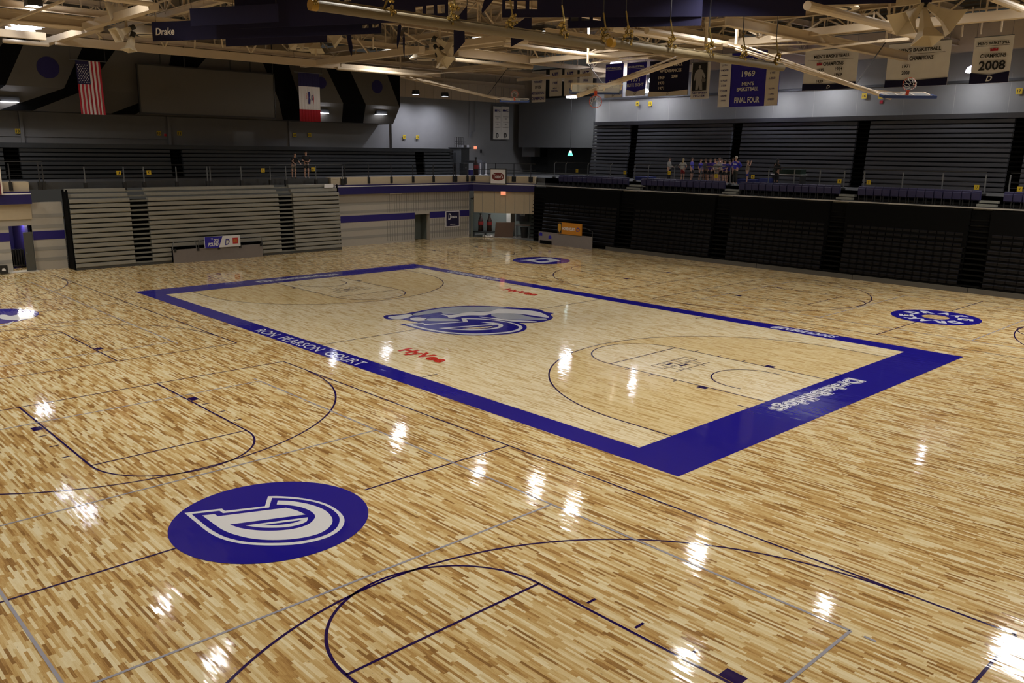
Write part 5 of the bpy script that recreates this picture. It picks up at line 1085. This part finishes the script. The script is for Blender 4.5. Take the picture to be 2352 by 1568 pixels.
MB().prism([v-t2*.6+UZ*1.0, v+t2*.6+UZ*1.0, v+t2*.6+nrm*.6+UZ*1.0, v-t2*.6+nrm*.6+UZ*1.0], UZ*.05).build('table_top', M_WOODP, q, fixn=True)
for i in (-.55, .55):
    for j in (.05, .55): p = v+t2*i+nrm*j; MB().bar(p, p+UZ*1.0, .04).build('leg', M_RAIL, q)
v2 = v+t2*.1+nrm*.25; q = thing('waste_bin', 'black bin under the folding table in the corner opening', 'bin', v2); MB().lathe((0, 0, 0), [(.26, 0), (.32, .8), (.34, .8), (.34, .86)], 16).build('body', M_BLACK, q, local=True)
v = c0+nrm*2.9+t2*3.4; q = thing('wall_picture', 'dark framed picture with a pale figure on the wall inside the corner opening', 'picture', v+UZ*1.3); MB().prism([v-t2*.5+UZ*1.2, v+t2*.5+UZ*1.2, v+t2*.5+UZ*2.3, v-t2*.5+UZ*2.3], nrm*.05).build('frame', M_BLACK, q, fixn=True); MB().flat([v-t2*.2+UZ*1.7-nrm*.01, v+t2*.25+UZ*1.6-nrm*.01, v+t2*.3+UZ*1.9-nrm*.01, v-t2*.1+UZ*2.1-nrm*.01]).build('print', M_BAND, q)
v = c0+nrm*1.9+t2*2.7; q = thing('white_column', 'pale square column inside the corner opening', 'column', v); MB().box((-.25, -.25, 0), (.25, .25, 3.0)).build('shaft', M_BAND, q, local=True)
random.seed(3)
for i, (du, dn, lb) in enumerate(((.9, .35, 'crumpled white paper on the floor at the corner opening'), (1.5, .4, 'crumpled cream cloth on the floor near the leaning board'), (1.25, .3, 'small white scrap on the floor between paper and cloth'))):
    v = c0+nrm*dn+t2*du; q = thing('crumpled_paper', lb, 'litter', v); m = MB(); m.ball((0, 0, .09), .16-.03*i, 9, 6, sc=(1.3, 1, .6)); m.v = [(a+random.uniform(-.03, .03), b+random.uniform(-.03, .03), max(0.0, c+random.uniform(-.03, .03))) for a, b, c in m.v]; m.build('paper', M_CREAM, q, local=True)
# drinks freezer, cart, stanchions and steps on the concourse
p = atX(1078, 402, -30.0); q = thing('popcorn_cart', 'small glass sided cart with blue base and dark roof on the concourse', 'cart', (-30.0, p.y, UF-.05))
MB().box((-.35, -.35, 0), (.35, .35, .45)).build('base', M_STRIPE, q, local=True); MB().box((-.33, -.33, .5), (.33, .33, 1.02)).build('glass', M_GLASS, q, local=True); MB().box((-.36, -.36, .45), (.36, .36, .5)).build('shelf', M_WHITE, q, local=True); MB().box((-.36, -.38, 1.02), (.36, .38, 1.22)).build('roof', M_BLACK, q, local=True)
p = atX(1066, 402, -29.0); q = thing('black_case', 'upright black equipment case left of the small cart', 'case', (-29.0, p.y, UF-.05)); MB().box((-.25, -.28, 0), (.25, .28, .98)).build('case_body', M_BLACK, q, local=True); MB().box((.25, -.1, .6), (.28, .1, .65)).build('case_handle', M_RAIL, q, local=True)
for i, px in enumerate((1103, 1116)):
    p = atX(px, 402, -29.0); q = thing('stanchion', ['left', 'right'][i]+' white stanchion post right of the cola bottle display', 'stanchion', (-29.0, p.y, UF-.05)); MB().lathe((0, 0, 0), [(.22, 0), (.2, .04), (.035, .08), (.035, 1.0), (.05, 1.02)], 12).build('post', M_CREAM, q, local=True)
p = atX(1108, 402, -29.6); q = thing('folded_tables', 'stack of grey folded tables standing on edge on the concourse', 'folded tables', (-29.6, p.y, UF-.05))
for i in range(4): MB().box((-.3, -.32+i*.14, 0), (.3, -.24+i*.14, 1.25-.05*i)).build('table_leaf', M_BAND if 0 else mat('table_grey', (.12, .12, .13), .6), q, local=True)
# camera platform with stacked stands at the bleacher end
p = atX(1052, 400, -32.0); q = thing('camera_platform', 'dark platform at the end of the far upper bleachers', 'platform', (-32.0, p.y+.15, UF-.05)); MB().box((-.8, -.45, 0), (.8, .45, 2.2)).build('cabinet', M_DARKW, q, local=True); MB().box((-.8, .45, 0), (.8, .55, 2.5)).build('side_panel', M_WALLU, q, local=True); MB().box((-.9, -.5, 2.2), (.9, .6, 2.3)).build('deck', M_BLACK, q, local=True)
for i in range(4):
    y = p.y-.45+i*.26; q = thing('stacked_chair', 'dark chair frame standing on the platform at the end of the far bleachers', 'chair', (-31.9, y, UF+2.26), 'chair frames on the platform')
    m = MB(); m.path([(0, 0, 0), (0, 0, .85), (0, .18, .85), (0, .18, 0)], .018, 6); m.bar((0, 0, .3), (0, .18, .3), .02); m.build('frame', M_BLACK, q, local=True); MB().box((-.02, .02, .42), (.35, .16, .46)).build('seat', M_BLACK, q, local=True)
# dark suspended box and grey wing at the far corner
a, c = atX(1203, 312, -33.2), atX(1285, 360, -33.2)
q = thing('hanging_box', 'large black box with a pale side hanging in the dark far corner', 'box', (-32.6, (a.y+c.y)/2, c.z)); MB().box((-33.6, a.y+.75, c.z), (-31.8, c.y-.2, a.z)).build('black_box', M_BLACK, q); MB().box((-33.4, a.y, c.z), (-31.7, a.y+.73, a.z)).build('pale_side', M_WALLU, q); MB().bar((-32.6, a.y+.6, a.z), (-32.6, a.y+.6, 14.3), .05).build('hanger', M_BLACK, q)
b = MB(); p = atX(1080, 300, XU+.15); b.path([atX(1080, 232, XU+.15), atX(1079, 315, XU+.15), atX(1083, 303, XU+.15), atX(1091, 301, XU+.15), atX(1092, 232, XU+.15)], .03, 6)
q = thing('wall_pipe', 'thin grey bent pipes running down the white far wall', 'pipe', p); b.build('pipe', M_BAND if 0 else mat('pipe_grey', (.16, .16, .17), .5), q)
# right barrier with orange board
a, c = atY(1238, 556, YF-.5), atY(1360, 571, YF-.5)
q = thing('barrier_wall', 'grey panel barrier at the left end of the black seating carrying an orange board', 'barrier', ((a.x+c.x)/2, YF-.5, 0))
MB().box((a.x, YF-.55, 0), (c.x, YF-.48, .92)).build('panel', M_TARP, q)
for px, w in ((1242, .16), (1263, .16)): x = atY(px, 545, YF-.56).x; m = MB(); z = .72 if px < 1250 else .55; m.flat([(x-w, YF-.556, z-.12), (x+w, YF-.556, z-.12), (x+w, YF-.556, z+.08), (x, YF-.556, z+.16), (x-w, YF-.556, z+.08)]); m.build('purple_mark', M_ROYAL, q)
MB().box((a.x+.15, YF-.56, .02), (a.x+1.4, YF-.55, .28)).build('dark_vent', M_PIT, q)
m = MB(); m.path([(a.x+2.2, YF-.5, .92), (a.x+2.2, YF-.5, 1.5), (a.x+4.7, YF-.5, 1.5), (c.x, YF-.5, 1.3), (c.x, YF-.5, .92)], .02, 6); m.build('rail', M_RAILD, q)
a, c = atY(1281, 521, YF-.6), atY(1336, 545, YF-.6); zb, zt = .92, 1.78
q = thing('banner_board', 'orange board with white lettering and a brown shield on the right hand barrier', 'sign', ((a.x+c.x)/2, YF-.6, zb)); MB().box((a.x, YF-.62, zb), (c.x, YF-.57, zt)).build('board', mat('board_orange', (.52, .20, .01), .6), q); Lw = c.x-a.x
MB().box((a.x, YF-.626, zb+.02), (a.x+Lw*.17, YF-.62, zt-.02)).build('end_panel', M_BLACK, q)
b = MB(); b.flat([(a.x+Lw*u, YF-.63, zb+(zt-zb)*v) for u, v in ((.02, .8), (.02, .35), (.085, .1), (.15, .35), (.15, .8), (.085, .9))]); b.build('shield', mat('shield_gold', (.55, .28, .02), .6), q)
b = MB(); text(b, 'HOME COURT', (a.x+Lw*.21, YF-.63, zb+.3), UX, UZ, Lw*.52, .22, bold=.03); b.build('lettering', M_WHITE, q); b = MB(); text(b, 'D', (a.x+Lw*.78, YF-.63, zb+.28), UX, UZ, Lw*.13, .28, shear=.2); b.build('letter_mark', M_ROYAL, q)
# left entrance things
p = atZ(12, 631, 0); p = Vector((XL+.45, p.y+.0, .06)); q = thing('waste_box', 'small black box with a pale mark at the left entrance threshold', 'box', p); MB().box((-.17, -.2, 0), (.17, .2, .42)).build('case', M_BLACK, q, local=True); MB().flat([(.175, -.1, .15), (.175, .1, .15), (.175, .06, .28), (.175, -.06, .28)]).build('mark', M_CREAM, q, local=True)
q = thing('chair_rack', 'dark blue rack of folded chairs inside the left corridor', 'chair rack', (XL-2.0, -10.6, .0)); 
MB().box((-.4, -.65, .12), (.4, .6, .18)).build('base', M_BLACK, q, local=True)
for i in range(9): MB().box((-.3, -.6+i*.13, .18), (.3, -.54+i*.13, 1.05)).build('folded_chair', M_STRIPE if i < 3 else M_BLACK, q, local=True)
for s in (-.55, .5):
    MB().tube((-.3, s, .06), (-.3, s+.04, .06), .06, 10).tube((.3, s, .06), (.3, s+.04, .06), .06, 10).build('caster', M_BLACK, q, local=True)
q = thing('dark_door', 'open dark door leaf at the right side of the left entrance', 'door', (XL+.25, yL0-.05, 0)); MB().box((-.02, -.5, .02), (.03, -.05, 2.2)).build('leaf', mat('leaf_grey', (.07, .07, .06), .6), q, local=True); MB().box((.03, -.45, 1.0), (.07, -.4, 1.1)).build('door_handle', M_RAIL, q, local=True)
p = atX(7, 420, XL+.4); q = thing('side_sign', 'dark red and white board cut by the left picture edge above the entrance', 'sign', (XL+.5, p.y-.6, 4.5)); MB().box((-.05, -1.0, -.2), (.0, .45, 1.4)).build('board', mat('board_maroon', (.12, .01, .02), .6), q, local=True); MB().box((-.06, .45, -.2), (.02, .52, 1.4)).build('edge', M_CREAM2, q, local=True)

# ================================================================== PEOPLE
SK = {'l': (.50, .30, .22), 'm': (.30, .16, .10), 'd': (.10, .05, .03)}
def skel(name, verts, edges, mt, par, sub=1, root=0):
    me = D.meshes.new(name); me.from_pydata([v[0] for v in verts], edges, []); me.materials.append(mt)
    o = D.objects.new(name, me); COL.objects.link(o); o.parent = par
    o.modifiers.new('skin', 'SKIN').use_smooth_shade = True
    sv = me.skin_vertices[0].data
    for i, v in enumerate(verts): r = v[1]; sv[i].radius = (r if isinstance(r, tuple) else (r, r)); sv[i].use_root = (i == root)
    s = o.modifiers.new('sub', 'SUBSURF'); s.levels = sub; s.render_levels = sub
    return o
def person(label, x, y, z, face, H, top, bottom, skin='l', hair=(.03, .02, .015), long_hair=False, pants='short', arms='down', lean=0.0, hold=None, topname='shirt', word=None, group=None, shoes=(.4, .4, .4)):
    """face: direction the person looks at (radians about Z, 0 = +X)"""
    q = thing('person', label, 'person', (x, y, z), group, rz=face); k = H/1.75
    V = lambda *a: Vector(a)*k
    sk = mat('skin_'+skin, SK[skin], .6); hm = mat('hair_%d' % int(1000*sum(hair)), hair, .7); tm = mat('top_%.2f_%.2f_%.2f' % top, top, .85, noise=.12); bm_ = mat('bottom_%.2f_%.2f_%.2f' % bottom, bottom, .85); sm = mat('shoe_%.2f' % shoes[0], shoes, .6)
    fx = lean
    pel, wst, chs, nck = V(0, 0, .95), V(fx*.25, 0, 1.1), V(fx*.6, 0, 1.32), V(fx*.9, 0, 1.48)
    hb, hm_, ht = V(fx*.95+.01, 0, 1.55), V(fx+.02, 0, 1.63), V(fx+.0, 0, 1.71)
    vs = [(pel, .13*k), (wst, .115*k), (chs, (.15*k, .11*k)), (nck, .055*k), (hb, .065*k), (hm_, (.075*k, .09*k)), (ht, .06*k)]
    ed = [(0, 1), (1, 2), (2, 3), (3, 4), (4, 5), (5, 6)]
    J = {}
    for s in (-1, 1):
        sh = V(fx*.62, s*.18, 1.40)
        if arms == 'down': el, wr = V(fx*.5-.03, s*.235, 1.13), V(fx*.5+.05, s*.25, .90)
        elif arms == 'front': el, wr = V(fx*.6+.02, s*.24, 1.14), V(fx*.6+.26, s*.10, 1.08)
        elif arms == 'rail': el, wr = V(fx*.6+.14, s*.24, 1.16), V(fx*.6+.38, s*.22, 1.04)
        elif arms == 'crossed': el, wr = V(.06, s*.23, 1.16), V(.20, -s*.04, 1.20)
        elif arms == 'up': el, wr = V(.16, s*.26, 1.36), V(.22, s*.12, 1.60)
        elif arms == 'hips': el, wr = V(-.06, s*.36, 1.16), V(.04, s*.2, 1.02)
        hd = wr + (wr-el).normalized()*.09*k
        n = len(vs); vs += [(sh, .055*k), (el, .042*k), (wr, .030*k), (hd, (.040*k, .018*k))]; ed += [(2, n), (n, n+1), (n+1, n+2), (n+2, n+3)]
        dd = (wr-el).normalized(); sd = dd.cross(Vector((0, 0, 1))); sd = sd.normalized() if sd.length > .1 else Vector((1, 0, 0))
        for f, (off, ln) in enumerate(((-.030, .070), (-.010, .082), (.010, .078), (.030, .060))):
            m = len(vs); b0 = hd+sd*off*k; vs += [(b0+dd*.02*k, .009*k), (b0+dd*(.02+ln*.5)*k, .0085*k), (b0+dd*(.02+ln)*k-Vector((0, 0, .012)), .007*k)]; ed += [(n+3, m), (m, m+1), (m+1, m+2)]
        m = len(vs); vs += [(wr+sd*.035*k+dd*.04*k, .010*k), (wr+sd*.065*k+dd*.075*k, .009*k)]; ed += [(n+3, m), (m, m+1)]
        st = .04*s*(1 if s > 0 else .5)
        hp, kn, an = V(0, s*.095, .90), V(.03+st*.5, s*.11, .49), V(-.01, s*.115, .085)
        m = len(vs); vs += [(hp, .088*k), (kn, .058*k), ((kn+an)/2+V(-.015, 0, .05), .052*k), (an, .036*k), (V(.10, s*.12, .045), (.038*k, .028*k)), (V(.17, s*.125, .035), (.03*k, .02*k))]; ed += [(0, m), (m, m+1), (m+1, m+2), (m+2, m+3), (m+3, m+4), (m+4, m+5)]
        J[s] = (sh, el, wr, hp, kn, an)
    skel('body', vs, ed, sk, q)
    # clothing follows the body
    cv = [(V(0, 0, .93), (.155*k, .125*k)), (wst, (.15*k, .12*k)), (chs, (.175*k, .13*k)), (nck-V(0, 0, .035), (.09*k, .075*k))]; ce_ = [(0, 1), (1, 2), (2, 3)]
    for s in (-1, 1):
        sh, el, wr = J[s][:3]; n = len(cv); cv += [(sh, .070*k), (sh.lerp(el, .85), .060*k)]; ce_ += [(2, n), (n, n+1)]
        if topname == 'sweatshirt': cv += [(el, .055*k), (wr, .043*k)]; ce_ += [(n+1, n+2), (n+2, n+3)]
    skel(topname, cv, ce_, tm, q, root=1)
    pv = [(V(0, 0, .99), (.145*k, .12*k)), (V(0, 0, .90), (.15*k, .12*k))]; pe_ = [(0, 1)]
    for s in (-1, 1):
        hp, kn, an = J[s][3:]; n = len(pv); pv += [(hp-V(0, 0, .03), .100*k), (hp.lerp(kn, .75 if pants == 'short' else 1), (.082 if pants == 'short' else .072)*k)]; pe_ += [(1, n), (n, n+1)]
        if pants == 'long': pv += [(an+V(0, 0, .04), .055*k)]; pe_ += [(n+1, n+2)]
    skel('shorts' if pants == 'short' else 'trousers', pv, pe_, bm_, q)
    b = MB(); c = hm_+V(-.015, 0, .025); b.ball(c, .104*k, 14, 10, sc=(1.0, .84, 1.06)); b.v = [(vx-(.045*k if (vx-c.x) > .03*k and vz < c.z+.03*k else 0), vy, vz) for vx, vy, vz in b.v]
    if long_hair: b.prism([hm_+V(-.10, -.06, .03), hm_+V(-.10, .06, .03), hm_+V(-.13, .05, -.25), hm_+V(-.13, -.05, -.25)], V(.05, 0, 0))
    b.build('hair', hm, q, local=True, smooth=True, fixn=True)
    f = MB(); f.prism([hm_+V(.085, -.012, .015), hm_+V(.085, .012, .015), hm_+V(.082, .016, -.028), hm_+V(.082, -.016, -.028)], V(.022, 0, -.004)); f.build('nose', sk, q, local=True, fixn=True)
    f = MB()
    for s in (-1, 1): f.ball(hm_+V(.083, s*.032, .012), .010*k, 6, 4)
    f.build('eyes', M_INK, q, local=True); MB().ball(hm_+V(.085, 0, -.048), .016*k, 8, 4, sc=(.5, 1.4, .35)).build('mouth', mat('lips', (.25, .08, .07), .6), q, local=True)
    f = MB(); [f.ball(hm_+V(-.005, s*.082, .0), .02*k, 6, 5, sc=(.8, .4, 1.3)) for s in (-1, 1)]; f.build('ears', sk, q, local=True)
    for s in (-1, 1):
        an = J[s][5]; MB().prism([an+V(-.06, s*.0-.05, -.085), an+V(.20, -.045, -.085), an+V(.22, 0, -.085), an+V(.20, .045, -.085), an+V(-.06, .05, -.085)], V(0, 0, .085)).build('shoe', sm, q, local=True, fixn=True)
    if word: b = MB(); ctext(b, word, V(.155+fx*.5, 0, 1.27), Vector((0, 1, 0)), UZ, .26*k, .09*k, bold=.04); b.build('chest_print', M_WHITE, q, local=True)
    return q
gp = lambda px, Y: atY(px, 400, Y).x
BL, BK, GR = (.035, .03, .42), (.015, .015, .02), (.33, .33, .31)
Lp = lambda px, X: atX(px, 400, X).y
person('person in black shirt leaning on the far railing with both hands', -27.35, Lp(674, -27.4), UF-.05, 0, 1.74, (.012, .012, .014), (.16, .14, .11), lean=.28, arms='rail', shoes=(.1, .1, .1))
person('person in black shirt and dark shorts standing at the far railing', -27.6, Lp(706, -27.5), UF-.05, -.25, 1.86, (.012, .012, .014), (.03, .03, .03), arms='front', shoes=(.3, .3, .3))
YP = 27.2; zP = UF-.05
PP = [('person in a pale grey sweatshirt and black trousers, leftmost of the group', 1536, 0, 1.72, GR, BK, dict(pants='long', topname='sweatshirt', arms='front', hair=(.01, .01, .01)), 0.2),
 ('blond person in a white T-shirt and red shorts seen from behind', 1568, .1, 1.66, (.42, .42, .40), (.22, .01, .015), dict(hair=(.35, .28, .15), long_hair=True, arms='hips'), 1.6),
 ('slim person in a bright blue T-shirt turned to the right of the red shorts', 1588, .2, 1.74, (.10, .10, .55), BK, dict(long_hair=True), .3),
 ('person in a royal blue T-shirt with white sleeve stripe, left in the cluster', 1608, .0, 1.66, BL, BK, dict(long_hair=True), .1),
 ('person in a black and white top between two blue shirts', 1619, .9, 1.68, (.10, .10, .11), BK, dict(skin='m'), -1.4),
 ('person in a dark purple T-shirt with long dark hair, middle of the cluster', 1630, .2, 1.68, (.05, .02, .20), BK, dict(long_hair=True, arms='crossed'), -1.3),
 ('person in a blue shirt standing behind the grey shirt', 1641, 1.0, 1.7, BL, BK, dict(hair=(.05, .03, .02)), -1.5),
 ('person in a grey T-shirt in front of a yellow railing sign', 1645, -.2, 1.6, (.25, .24, .24), (.22, .2, .2), dict(long_hair=True, arms='front'), -1.4),
 ('tall person in a white top at the back of the cluster', 1651, 1.3, 1.78, (.4, .4, .42), BK, dict(hair=(.02, .015, .01)), -1.7),
 ('person with white sleeves beside the navy lettered shirt', 1656, .7, 1.68, (.45, .46, .5), BK, dict(long_hair=True), -1.2),
 ('person in a navy T-shirt with a white chest print, hands joined', 1664, -.1, 1.62, (.03, .025, .25), BK, dict(long_hair=True, arms='front', word='DRAKE'), -1.57),
 ('person in a dark blue shirt just left of the heavy white haired man', 1674, .5, 1.62, (.03, .025, .25), BK, dict(arms='down'), -1.0),
 ('heavy white haired person in a big royal blue lettered shirt', 1689, -.2, 1.86, BL, (.04, .04, .035), dict(pants='long', hair=(.5, .46, .4), word='Drake', topname='sweatshirt', arms='hips'), -1.57),
 ('person in dark clothes half hidden behind the white haired person', 1682, 1.2, 1.76, (.02, .015, .05), BK, dict(skin='m'), -1.5),
 ('person in a tan top and blue shorts raising both hands, right of the group', 1716, .2, 1.60, (.22, .17, .12), (.03, .04, .3), dict(arms='up', hair=(.2, .14, .08)), .5),
 ('person all in black standing alone, right of the group', 1784, .3, 1.72, (.008, .008, .01), (.008, .008, .01), dict(pants='long', topname='sweatshirt', long_hair=True, arms='front', skin='m', hair=(.005, .005, .005)), 1.4)]
for lb, px, dy, H, t, bo, kw, fa in PP: person(lb, gp(px, YP+dy), YP+dy, zP, fa, H, t, bo, **kw)
# blue mats and bag on the right concourse
for (a, c, y, z1, lb) in ((1465, 1500, 27.8, .3, 'blue tarpaulin bundle on the right concourse left of the group'), (1700, 1745, 28.2, .35, 'long blue gym mat on the right concourse behind the third chairs'), (1752, 1770, 28.2, .45, 'short blue gym mat beside the black clad person')):
    x0, x1 = gp(a, y), gp(c, y); q = thing('gym_mat', lb, 'mat', ((x0+x1)/2, y, zP)); MB().box((x0-(x0+x1)/2, -.4, 0), (x1-(x0+x1)/2, .4, z1)).build('mat', mat('mat_blue', (.02, .03, .16), .6), q, local=True); MB().box((x0-(x0+x1)/2, -.41, z1*.45), (x1-(x0+x1)/2, .41, z1*.5)).build('seam', M_BLACK, q, local=True)
x = gp(1812, 29); q = thing('covered_table', 'dark green covered table behind the black clad person', 'table', (x, 29, zP)); MB().box((-1.1, -.4, .7), (1.1, .4, .75)).build('table_top', M_WHITE, q, local=True); MB().box((-1.0, -.35, .75), (1.0, .35, 1.05)).build('cover', mat('cover_green', (.012, .03, .02), .8), q, local=True)
for i in (-1, 1): MB().box((i*1.0-.03, -.35, 0), (i*1.0+.03, .35, .7)).build('leg', M_RAILD, q, local=True)
